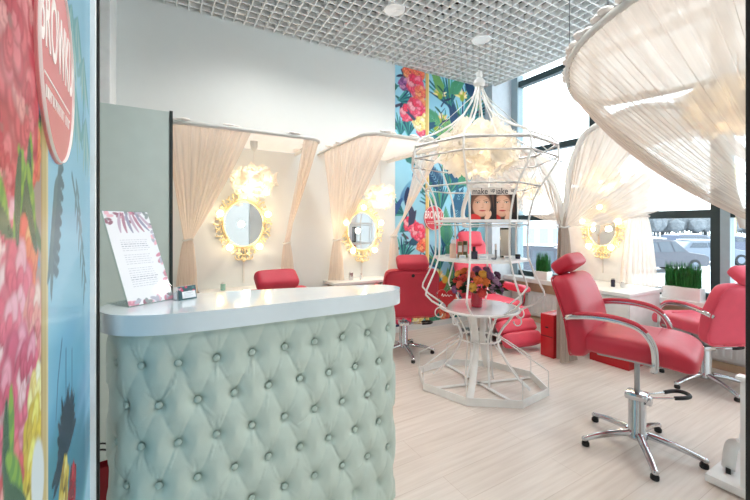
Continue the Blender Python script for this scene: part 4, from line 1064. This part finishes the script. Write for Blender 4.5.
# bouquet, heart box
BP = cp(-.02, .02, .6635)
t = thing('flower_bouquet', 'dense bouquet of orange, yellow and purple blooms standing in the vase in the cage', 'flowers', BP + Vector((0, 0, .10)))
rnd = np.random.RandomState(21)
bm = NB(); 
for k in range(170):
    d = Vector(rnd.normal(0, 1, 3)).normalized(); d.z = abs(d.z) * .7 - .22; base = Vector((d.x * .17, d.y * .17, .10 + d.z * .13)); tt = d.cross(Vector(rnd.normal(0, 1, 3))).normalized(); L = .05 + .05 * rnd.rand()
    b2 = d.cross(tt); v = [bm.verts.new(p) for p in (base - d * .02, base + d * L * .5 + tt * .017, base + d * L + b2 * .01, base + d * L * .5 - tt * .017)]; f = bm.faces.new(v)
obj('foliage', bm, M['leafd'], t)
bm = NB()
for k in range(7): tube(bm, [(.012 * math.cos(k), .012 * math.sin(k), -.06), (.05 * math.cos(k * .9), .05 * math.sin(k * .9), .08)], .004, 5)
obj('stems', bm, M['leafd'], t)
FC = [mat('bloom_orange', (236, 130, 62), .6, noise=.1), mat('bloom_yellow', (246, 190, 84), .6), mat('bloom_red', (206, 62, 58), .6), mat('bloom_purple', (130, 84, 130), .6), mat('bloom_mauve', (160, 130, 158), .6), mat('bloom_coral', (226, 104, 84), .6), mat('bloom_plum', (92, 48, 84), .6)]
spots = [(-.13, .13, .10, 5), (-.10, .10, .15, 2), (-.03, .17, .09, 1), (.01, .15, .145, 0), (.07, .14, .13, 0), (.05, .11, .19, 1), (-.05, .12, .18, 5), (.12, .12, .08, 4), (.14, .08, .14, 4), (.16, .05, .10, 3), (.10, .10, .18, 3), (-.16, .06, .12, 2), (0, .06, .22, 3), (-.10, .03, .2, 0), (.16, .0, .17, 6), (.18, .06, .06, 6), (.08, .0, .21, 4), (-.15, 0, .17, 1), (-.17, .10, .06, 3), (.04, .17, .05, 2)]
for (dl, df, z, ci) in spots:
    bm = NB(); n_ = 0
    for ring in range(3):
        for j in range(7 - ring * 2):
            a = 2 * PI * j / (7 - ring * 2) + ring; rr = .024 - .007 * ring
            sphere(bm, (rr * math.cos(a), rr * math.sin(a), .006 + .009 * ring), .017 - .002 * ring, (1, 1, .8), 8, 6)
    sphere(bm, (0, 0, .024), .011, (1, 1, 1), 8, 6)
    o = obj('bloom', bm, FC[ci], t); pz = crt * dl + cd * df + Vector((0, 0, z)); o.location = pz
    o.rotation_euler = Vector((0, 0, 1)).rotation_difference((Vector((pz.x, pz.y, .6 * (z + .02)))).normalized()).to_euler()
t = thing('glass_vase', 'small red glass vase on the round table inside the cage', 'vase', BP)
bm = NB(); lathe(bm, [(.036, 0), (.044, .006), (.048, .05), (.042, .10), (.046, .125), (.042, .124), (.038, .10), (.043, .05), (.034, .012)], 24); obj('glass_body', bm, mat('red_glass', (196, 50, 74), .1, coat=.6), t)
bm = NB(); tube(bm, [(.0455 * math.cos(2 * PI * k / 24), .0455 * math.sin(2 * PI * k / 24), .125) for k in range(24)], .003, 6, True); obj('rim', bm, M['glass'], t)
t = thing('heart_box', 'red heart-shaped box propped on the table inside the cage', 'box', cp(-.265, .09, .6635), face + .1)
hp = []
for k in range(40):
    a = 2 * PI * k / 40; hp.append(Vector((.0048 * 16 * math.sin(a) ** 3, 0, .0050 * (13 * math.cos(a) - 5 * math.cos(2 * a) - 2 * math.cos(3 * a) - math.cos(4 * a)) + .0855)))
bm = NB(); v0 = [bm.verts.new(p + Vector((0, -.018, 0))) for p in hp]; v1 = [bm.verts.new(p + Vector((0, .018, 0))) for p in hp]
fa = bm.faces.new(v0); fb = bm.faces.new(v1[::-1])
for k in range(40): bm.faces.new((v0[k], v1[k], v1[(k + 1) % 40], v0[(k + 1) % 40]))
bmesh.ops.bevel(bm, geom=list(fa.edges) , offset=.006, segments=2, affect='EDGES'); obj('heart', bm, M['redbox'], t)
bm = NB(); tube(bm, spline([(-.045, -.020, .095), (-.035, -.020, .115), (-.03, -.020, .092), (-.015, -.020, .108), (-.005, -.020, .094), (.008, -.020, .108), (.018, -.020, .094), (.03, -.020, .106), (.045, -.020, .10)], 4), .0026, 5); obj('script_squiggle', bm, M['whiteprint'], t)

# =====================================================================  WINDOW-SIDE TENTS (arched front hoops) AND THE NEAR CANOPY
TX = 3.42
tie = Vector((3.45, 2.22, 1.34))
halfA = [tie] + [atX(x, y, TX) for x, y in ((561, 207), (551, 181), (536, 159), (520, 147))]
apA = atX(505, 142, TX)
def mirror_y(P, y0): return [Vector((p.x, 2 * y0 - p.y, p.z)) for p in P]
archA = spline(halfA + [apA] + mirror_y(halfA, apA.y)[::-1], 8)
halfB = [tie] + [atX(x, y, TX) for x, y in ((566.5, 200), (570, 170), (578, 147), (590, 130))]
ayB = 1.56
archB = spline(halfB + [Vector((TX, ayB, 2.34))] + mirror_y(halfB, ayB)[::-1], 8)
def tent(arch, label, seed):
    o_ = arch[len(arch) // 2]
    t = thing('arched_canopy', label, 'canopy', (TX, o_.y, 1.34), 0, 'arched canopies along the windows')
    loc = [p - t.location for p in arch]
    bm = NB(); tube(bm, loc, .027, 10); obj('arch_hoop', bm, M['rail'], t)
    A_ = resample(loc, 80); rows = []
    for v in np.linspace(0, 1, 20):
        q_ = A_.copy(); q_[:, 0] += v * .78; q_[:, 2] = q_[:, 2] * (1 - .16 * v) + .006 * np.sin(np.arange(80) * 1.3 + seed) * math.sin(PI * v); q_[:, 1] *= 1 - .02 * v
        rows.append(q_[16:64])
    grid_mesh('roof_cloth', np.stack(rows), M['sheerd'], t)
    p = loc[-1]; bm = NB(); tube(bm, [p, p + Vector((WX - TX - .022, 0, .0))], .012, 8); obj('side_bar', bm, M['rail'], t)
    if seed == 1:                                          # the shared post under the tie
        p = loc[0]; bm = NB(); tube(bm, [p, p + Vector((.0, 0, -1.34))], .014, 8); obj('hoop_post', bm, M['rail'], t)
    bm = NB(); tube(bm, [loc[len(loc) // 2], Vector((WX - TX - .022, 0, loc[len(loc) // 2].z * .86))], .012, 8); obj('ridge_bar', bm, M['rail'], t)
    return t
tent(archA, 'arched cream canopy by the window beyond the cage, over the recliner', 1)
tent(archB, 'arched cream canopy at the window over the white desk', 2)
A_ = resample(archA, 200)
drape('cream voile curtain fanning from the far arched canopy to the shared tie', A_[6:158], tie + Vector((-.01, .02, 0)), (3.46, 2.23, .04), 20, .013, .05, .08, .20, M['sheerw'], 5, tiew_dir=(1, .12, 0), group='voile curtains along the windows', side_sag=(0, .35))
A_ = resample(archB, 200)
drape('cream voile curtain fanning from the desk canopy to the shared tie', A_[6:176], tie + Vector((-.01, -.03, 0)), (3.42, 2.14, .03), 24, .013, .05, .08, .22, M['sheerw'], 6, tiew_dir=(1, -.12, 0), group='voile curtains along the windows', side_sag=(0, 1.3))
drape('straight white voile curtain hanging between the mirror board and the parked-car window', [(4.28, 2.02, 1.9), (4.28, 1.80, 1.9)], (4.27, 1.92, 1.45), (4.22, 1.90, .74), 7, .012, .0, .16, .34, M['sheerd'], 8, tiew_dir=(.1, -1, 0), group='voile curtains along the windows')

# near canopy: U-shaped rail standing out from a partition just out of the picture
cz = 2.25
prt = NB(); boxr(prt, (1.45, .17, 0), (3.1, .25, 2.32), .004); struct('wall_partition', prt, M['wall'])
railC = spline([(1.55, .25, cz), (1.60, .70, cz), (1.74, 1.0, cz), (1.93, 1.20, cz), (2.10, 1.315, cz), (2.36, 1.455, cz), (2.62, 1.54, cz), (2.82, 1.46, cz), (2.92, 1.15, cz), (2.94, .8, cz), (2.94, .25, cz)], 8)
t = thing('round_canopy', 'large near cream canopy with gathered voile above the big red chair', 'canopy', (2.25, .25, cz))
loc = [p - t.location for p in railC]
bm = NB(); tube(bm, loc, .018, 10); obj('rail', bm, M['rail'], t)
R_ = resample(loc, 90); rows = []
for v in np.linspace(0, 1, 18):
    tg = np.stack([np.clip(R_[:, 0] * .96, -.64, .66), np.full(90, .01), np.full(90, .02)], -1)
    q_ = R_ * (1 - v) + tg * v; q_[:, 2] += .015 + .05 * math.sin(PI * v) + .006 * np.sin(np.arange(90) * 1.9) * math.sin(PI * v); rows.append(q_)
grid_mesh('roof_cloth', np.stack(rows), M['roofc'], t)
rnd = random.Random(3)
for k in range(15):
    i = 6 + k * 4; p = Vector(R_[i]); d = (Vector(R_[i + 1]) - p).normalized(); bm = NB()
    for j in range(3): sphere(bm, p + d * (j - 1) * .035 + Vector((rnd.uniform(-.012, .012), rnd.uniform(-.012, .012), .02 + .014 * rnd.random())), .028, (1.3, 1.2, .6), 8, 6)
    obj('cloth_knot', bm, M['whiteprint'], t)
bm = NB()
for p in (loc[12], loc[36], loc[56]): tube(bm, [p, p + Vector((0, 0, CZ - cz + .02))], .003, 6)
obj('hanging_wires', bm, M['steel'], t)
A_ = resample(railC, 300)
A_[:, 2] -= .01
near_ = drape('large sheer voile curtain in the foreground sweeping down to the right from the near canopy', A_[10:185], (1.98, .34, 1.30), (2.02, .33, .1), 30, .008, .12, .12, .3, M['sheerc'], 9, nv=60, tiew_dir=(1, .2, 0), side_sag=(.15, .62), curve=.95)
fold_ = drape(None, A_[128:185], (2.0, .35, 1.29), (2.03, .34, .1), 12, .012, .12, .10, .2, M['sheerc'], 19, nv=60, tiew_dir=(1, .2, 0), side_sag=(.52, .68), curve=.95, cat=None)
for ch in list(fold_.children): bpy.data.objects.remove(ch)
fold_.name = 'hem_fold'; fold_.parent = near_
p = atD(738, 98, 1.95); flower_lamp('white flower pendant lamp glowing through the near canopy voile', Vector((p.x, p.y, 2.00)), .20, .6, cz + .03, 80, .09, 12, None, 3, False)
p = atX(520, 172, 3.8); flower_lamp('white flower pendant lamp inside the far arched canopy', Vector((3.8, 2.9, 1.80)), .15, .7, 2.16, 60, .07, 13, 'flower pendants in the window canopies', 6, False)
flower_lamp('white flower pendant lamp inside the desk canopy at the window', Vector((3.85, 2.06, 1.82)), .15, .7, 2.05, 60, .07, 14, 'flower pendants in the window canopies', 6, False)

# mirror board and desk at the window
bm = NB(); boxr(bm, (WX - .215, 2.02, 0), (WX - .19, 2.74, 1.82), .004)
o = obj('mirror_board', bm, M['white']); tag(o, 'white upright board at the window carrying an ornate mirror', 'board')
bm = NB(); boxr(bm, (WX - .19, 2.1, 0), (WX - .05, 2.14, 1.6)); boxr(bm, (WX - .19, 2.6, 0), (WX - .05, 2.64, 1.6)); obj('support', bm, M['white'], o)
p = atX(603, 229, WX - .217); oval_mirror('lit ornate oval mirror on the white board at the window', (WX - .217, p.y, p.z), PI / 2 * -1, .30, .38, 3, .22)
t = thing('vanity_desk', 'white vanity desk in front of the mirror board, right of the tied curtain', 'desk', (3.98, 2.16, 0))
bm = NB(); boxr(bm, (-.30, -.44, .69), (.34, .28, .725), .004); obj('desk_top', bm, M['white'], t)
bm = NB(); boxr(bm, (-.26, -.42, .10), (.32, -.02, .69), .004); obj('drawer_unit', bm, M['white'], t)
for k in range(3):
    bm = NB(); boxr(bm, (-.276, -.41, .12 + .19 * k), (-.26, -.03, .30 + .19 * k), .003); d_ = obj('drawer', bm, M['white'], t)
    bm = NB(); tube(bm, [(-.292, -.28, .25 + .19 * k), (-.292, -.16, .25 + .19 * k)], .005, 6); obj('handle', bm, M['chrome'], d_)
bm = NB(); boxr(bm, (-.26, .24, 0), (.32, .27, .69)); obj('side_panel', bm, M['white'], t)
bm = NB(); boxr(bm, (-.24, -.40, 0), (.30, -.04, .1)); obj('plinth', bm, M['redbox'], t)
o = obj('red_storage_cube', boxr(NB(), (3.42, 2.30, .0), (3.69, 2.45, .44), .006), M['redbox']); tag(o, 'glossy red storage cube on the floor behind the tied curtain and the big red chair', 'storage cube')
bm = NB(); boxr(bm, (3.416, 2.31, .21), (3.4195, 2.44, .216)); boxr(bm, (3.419, 2.36, .30), (3.41, 2.39, .31)); obj('drawer_line', bm, M['black'], o)
p = atX(613, 292, 4.0); jar('small dark bottle on the white vanity desk', (4.0, p.y, .7255), .02, .085, dk, M['steel'], None, 'bottle')
jar('small clear jar beside the dark bottle on the vanity desk', (4.06, p.y - .06, .7255), .02, .05, M['white'], M['chrome'])

def planter(label, loc, w, d, h, gh, n, seed):
    t = thing('grass_planter', label, 'planter', loc, PI / 2, 'white planters of grass on the window sill')
    bm = NB(); boxr(bm, (-w / 2, -d / 2, 0), (w / 2, d / 2, h), .004); obj('trough', bm, M['white'], t)
    rnd = np.random.RandomState(seed); bm = NB()
    for k in range(n):
        x, y = (rnd.rand() - .5) * (w - .03), (rnd.rand() - .5) * (d - .03); a = rnd.rand() * 6.3; hh = gh * (.72 + .3 * rnd.rand()); l = rnd.normal(0, .012, 2); wv = .0042
        p = [Vector((x + l[0] * f * f, y + l[1] * f * f, h - .01 + hh * f)) for f in (0, .5, 1)]; s_ = Vector((math.cos(a), math.sin(a), 0)) * wv
        v = [bm.verts.new(q2) for q2 in (p[0] - s_, p[0] + s_, p[1] + s_ * .85, p[2], p[1] - s_ * .85)]; bm.faces.new(v)
    o = obj('grass_blades', bm, M['grass'], t, False); o['kind'] = 'stuff'
    return t
p = atX(683, 290, WX - .1); planter('long white planter of upright green grass on the sill in front of the parked cars', (WX - .1, p.y, SZ), .31, .13, .12, .27, 380, 1)
p = atX(543, 280, WX - .12); planter('white planter of green grass on the sill behind the recliner, left of the tied curtain', (WX - .12, p.y, SZ), .20, .12, .11, .28, 220, 2)
def radiator(label, y0, y1):
    t = thing('radiator', label, 'radiator', (WX - .001, (y0 + y1) / 2, .0), 0, 'white panel radiators under the sill')
    h = (y1 - y0) / 2
    bm = NB(); boxr(bm, (-.085, -h, .11), (-.03, h, .42), .01)
    n = int((y1 - y0) / .05)
    for k in range(n): y = -h + .03 + k * .05; boxr(bm, (-.096, y, .14), (-.084, y + .03, .39), .005)
    obj('panel', bm, M['white'], t)
    bm = NB(); boxr(bm, (-.09, -h, .42), (-.03, h, .43)); obj('top_grille', bm, M['white'], t)
    bm = NB(); tube(bm, [(-.055, h - .02, .15), (-.055, h + .06, .15), (-.055, h + .06, .0)], .010, 8); tube(bm, [(-.055, h - .02, .37), (-.055, h + .10, .37), (-.055, h + .10, .0)], .010, 8); obj('pipes', bm, M['steel'], t)
    bm = NB(); boxr(bm, (-.035, -h * .7, .2), (0, -h * .7 + .03, .4)); boxr(bm, (-.035, h * .7, .2), (0, h * .7 + .03, .4)); obj('wall_bracket', bm, M['steel'], t)
radiator('white panel radiator under the sill behind the chair at the window', .72, 1.45)
radiator('white panel radiator under the sill behind the recliner', 2.75, 3.4)

# white display foot at the lower right
t = thing('display_stand_foot', 'white stand with a slab foot and curved legs at the lower right corner', 'stand', (2.46, .25, 0))
bm = NB(); boxr(bm, (0, .05, .012), (.50, .545, .052), .004); obj('slab', bm, M['white'], t)
for x, y in ((.05, .1), (.45, .1), (.05, .52), (.45, .52)): bm = NB(); lathe(bm, [(.02, 0), (.02, .012)], 12, (x, y, 0)); obj('pad', bm, M['black'], t)
for k, (a_, b_) in enumerate((((.13, .49, .062), (.05, .415, .26)), ((.40, .49, .062), (.05, .40, .25)))):
    bm = NB(); a_, b_ = Vector(a_), Vector(b_); mid = Vector((a_.x * .72 + b_.x * .28, a_.y * .72 + b_.y * .28, .20)); pts = spline([a_, mid, b_], 8)
    tube(bm, pts, [.028] * len(pts), 8, flat=.45); o = obj('leg', bm, M['white'], t)
    bm = NB(); box(bm, a_ + Vector((0, .0, -.0)), (.075, .02, .022), Quaternion((0, 0, 1), .3), .003); obj('rubber_end', bm, M['black'], o)
bm = NB(); boxr(bm, (.02, .385, .052), (.05, .415, .585), .004); obj('post', bm, M['white'], t)
bm = NB(); boxr(bm, (.005, .37, .585), (.065, .43, .605), .005); obj('top_cap', bm, M['white'], t)
# red shopping bag behind the counter end
t = thing('shopping_bag', 'dark red paper bag on the floor beside the left end of the counter', 'bag', (-.29, 2.14, 0), .1)
bm = NB()
w, d, h = .20, .09, .22
v = [bm.verts.new(p) for p in ((-w / 2, -d / 2, 0), (w / 2, -d / 2, 0), (w / 2, d / 2, 0), (-w / 2, d / 2, 0), (-w / 2, -d / 3, h), (w / 2, -d / 3, h), (w / 2, d / 3, h), (-w / 2, d / 3, h))]
for f in ((0, 1, 2, 3), (0, 1, 5, 4), (1, 2, 6, 5), (2, 3, 7, 6), (3, 0, 4, 7)): bm.faces.new([v[i] for i in f])
obj('bag_body', bm, mat('dark_red_paper', (130, 16, 30), .6), t, False)
for s_ in (-1, 1):
    bm = NB(); tube(bm, spline([(-.06, s_ * d / 3, h), (-.05, s_ * d / 3, h + .08), (.05, s_ * d / 3, h + .08), (.06, s_ * d / 3, h)], 6), .004, 6); obj('handle', bm, M['black'], t)

# =====================================================================  OUTSIDE: SNOWY CAR PARK
GZ = -.95
bm = NB(); boxr(bm, (WX + .3, -40, GZ - .1), (140, 110, GZ)); struct('ground_car_park', bm, M['snow'])
def car(label, loc, rz, paint, L=4.5, Hh=1.55, suv=True):
    t = thing('parked_car', label, 'car', loc, rz, 'cars parked in the snow')
    hw = .88
    if suv: sil = [(-L / 2, .42), (-L / 2 + .02, .95), (-L / 2 + .22, 1.02), (-L / 2 + .50, Hh - .06), (-L / 2 + .9, Hh), (.35, Hh - .02), (.75, Hh - .10), (1.25, 1.02), (L / 2 - .25, .90), (L / 2, .74), (L / 2 + .02, .40), (L / 2 - .1, .30), (-L / 2 + .1, .30)]
    else: sil = [(-L / 2, .42), (-L / 2 + .02, .88), (-L / 2 + .5, .98), (-L / 2 + 1.0, Hh - .05), (-L / 2 + 1.5, Hh), (.25, Hh - .02), (.55, Hh - .10), (1.15, .96), (L / 2 - .2, .84), (L / 2, .70), (L / 2 + .02, .40), (L / 2 - .1, .26), (-L / 2 + .1, .26)]
    bm = NB(); secs = []
    for f, ins in ((-1, .10), (-.97, .03), (-.8, 0), (.8, 0), (.97, .03), (1, .10)):
        row = []
        for x, z in sil:
            tuck = max(0, (z - 1.0)) * .42
            row.append(bm.verts.new((x * (1 - ins * .12), f * (hw - tuck), z - ins * .25 * (1 if z > .8 else -1))))
        secs.append(row)
    n = len(sil)
    for A2, B2 in zip(secs, secs[1:]):
        for k in range(n): bm.faces.new((A2[k], A2[(k + 1) % n], B2[(k + 1) % n], B2[k]))
    bm.faces.new(secs[0]); bm.faces.new(secs[-1][::-1])
    obj('body', bm, M[paint], t)
    for s_ in (-1, 1):
        bm = NB(); zb, zt = 1.04, Hh - .14
        yb, yt = s_ * (hw - (zb - 1.0) * .42 + .006), s_ * (hw - (zt - 1.0) * .42 + .006)
        xr = -L / 2 + (.42 if suv else .85); 
        for x0, x1, xt0, xt1 in ((xr, -.35, xr + .25, -.35), (-.28, .42, -.28, .38), (.48, 1.05, .44, .66)):
            v = [bm.verts.new(p) for p in ((x0, yb, zb), (x1, yb, zb), (xt1, yt, zt), (xt0, yt, zt))]; bm.faces.new(v)
        obj('side_window', bm, M['carglass'], t, False)
    for x in (-L / 2 + .85, L / 2 - .82):
        for s_ in (-1, 1):
            bm = NB(); tube(bm, [(x, s_ * .70, .33), (x, s_ * .90, .33)], .33, 20); o = obj('wheel', bm, M['tyre'], t)
            bm = NB(); tube(bm, [(x, s_ * .895, .33), (x, s_ * .91, .33)], .2, 14); obj('hub', bm, M['carC'], o)
    for s_ in (-.6, .6):
        bm = NB(); sphere(bm, (L / 2 - .06, s_, .68), .12, (.6, 1.3, .7), 8, 6); obj('headlight', bm, M['carD'], t)
    bm = NB(); box(bm, (-.4, 0, Hh + .02), (1.5, 1.1, .05), bevel=.02); obj('roof_snow', bm, M['snow'], t)
    return t
def onground(x, d): p = atD(x, HY, d); p.z = GZ; return p
rr_ = math.atan2(-.5, SQ)                                      # across the view
car('grey blue parked car nearest the window, seen above the grass planter', onground(651, 18.6), rr_ + .12, 'carA', 4.7, 1.66)
car('dark blue parked car just beyond the nearest grey one', onground(690, 27), rr_ + .2, 'carB', 4.6, 1.7)
car('silver parked car in front of the dark blue one, left of the window post', onground(703, 22.0), rr_ - .1, 'carC', 4.4, 1.45, False)
car('silver grey parked car right of the window post', onground(729, 30), rr_ + .1, 'carB', 4.4, 1.5, False)
car('snow-covered white parked car at the far right of the window', onground(752, 37), rr_, 'carD', 4.5, 1.5, False)
car('grey blue car outside behind the grass planter by the recliner', onground(545, 13), rr_ - .6, 'carA', 4.6, 1.6)
bm = NB(); p = onground(735, 34); tube(bm, [p, p + Vector((0, 0, 8))], .09, 8); lamp_post = obj('street_lamp', bm, M['pole']); tag(lamp_post, 'thin pale yellow lamp post in the car park', 'street lamp')
bm = NB(); box(bm, p + Vector((-.5, .2, 7.95)), (1.2, .3, .12), Quaternion((0, 0, 1), -.4)); obj('lamp_head', bm, M['pole'], lamp_post)
# far shed behind the cage
bm = NB(); p = onground(520, 30); boxr(bm, (-5, -2.5, 0), (5, 2.5, 2.5)); o = struct('far_building', bm, M['house']); o.location = p; o.rotation_euler = (0, 0, rr_)
bm = NB(); boxr(bm, (-5.2, -2.7, 2.5), (5.2, 2.7, 2.75)); obj('snowy_roof', bm, M['snow'], o)
bm = NB()
for k in range(9): boxr(bm, (-4.5 + k * 1.0, -2.52, .3), (-3.9 + k * 1.0, -2.5, 2.1))
obj('doors', bm, mat('blue_grey_doors', (150, 172, 196), .6), o)
# wood along the horizon, distance haze painted as a pale grey
rnd = random.Random(9); bm = NB()
for k in range(300):
    x = rnd.uniform(380, 900); p = onground(x, rnd.uniform(78, 96)); hgt_ = rnd.uniform(3.2, 5.6)
    tube(bm, [p, p + Vector((0, 0, hgt_ * .5))], .12, 4); bmesh.ops.create_icosphere(bm, subdivisions=1, radius=1, matrix=Matrix.Translation(p + Vector((0, 0, hgt_ * .62))) @ Matrix.Diagonal((rnd.uniform(1.0, 2.2), rnd.uniform(1.0, 2.2), hgt_ * .42, 1)))
o = obj('treeline', bm, M['tree']); tag(o, 'pale frosted trees along the far edge of the car park', 'trees', kind='stuff')

# =====================================================================  LIGHT, WORLD, CAMERA
w = bpy.data.worlds.new('overcast_sky'); S.world = w; w.use_nodes = True
nt = w.node_tree; bg = nt.nodes['Background']
tc = nt.nodes.new('ShaderNodeTexCoord'); sp = nt.nodes.new('ShaderNodeSeparateXYZ'); nt.links.new(tc.outputs['Generated'], sp.inputs[0])
rp = nt.nodes.new('ShaderNodeValToRGB'); rp.color_ramp.elements[0].position = .0; rp.color_ramp.elements[1].position = .5
rp.color_ramp.elements[0].color = (.93, .96, 1, 1); rp.color_ramp.elements[1].color = (.88, .94, 1, 1)
nt.links.new(sp.outputs['Z'], rp.inputs['Fac']); nt.links.new(rp.outputs['Color'], bg.inputs['Color'])
bg.inputs['Strength'].default_value = 3.3

cam = bpy.data.cameras.new('camera'); co = bpy.data.objects.new('camera', cam); COL.objects.link(co)
co.location = (0, 0, H); co.rotation_euler = (PI / 2, 0, math.radians(-30))
cam.sensor_width = 36; cam.lens = F / 750 * 36; cam.shift_y = -24 / 750; cam.clip_start = .02; cam.clip_end = 400
S.camera = co
S.view_settings.view_transform = 'Standard'; S.view_settings.look = 'None'; S.view_settings.gamma = 1; S.view_settings.use_curve_mapping = False
S.view_settings.exposure = 0.46
S.cycles.use_denoising = True
S.cycles.max_bounces = 10; S.cycles.diffuse_bounces = 5; S.cycles.glossy_bounces = 5; S.cycles.transmission_bounces = 8; S.cycles.transparent_max_bounces = 24
S.cycles.sample_clamp_indirect = 6; S.cycles.caustics_reflective = False; S.cycles.caustics_refractive = False
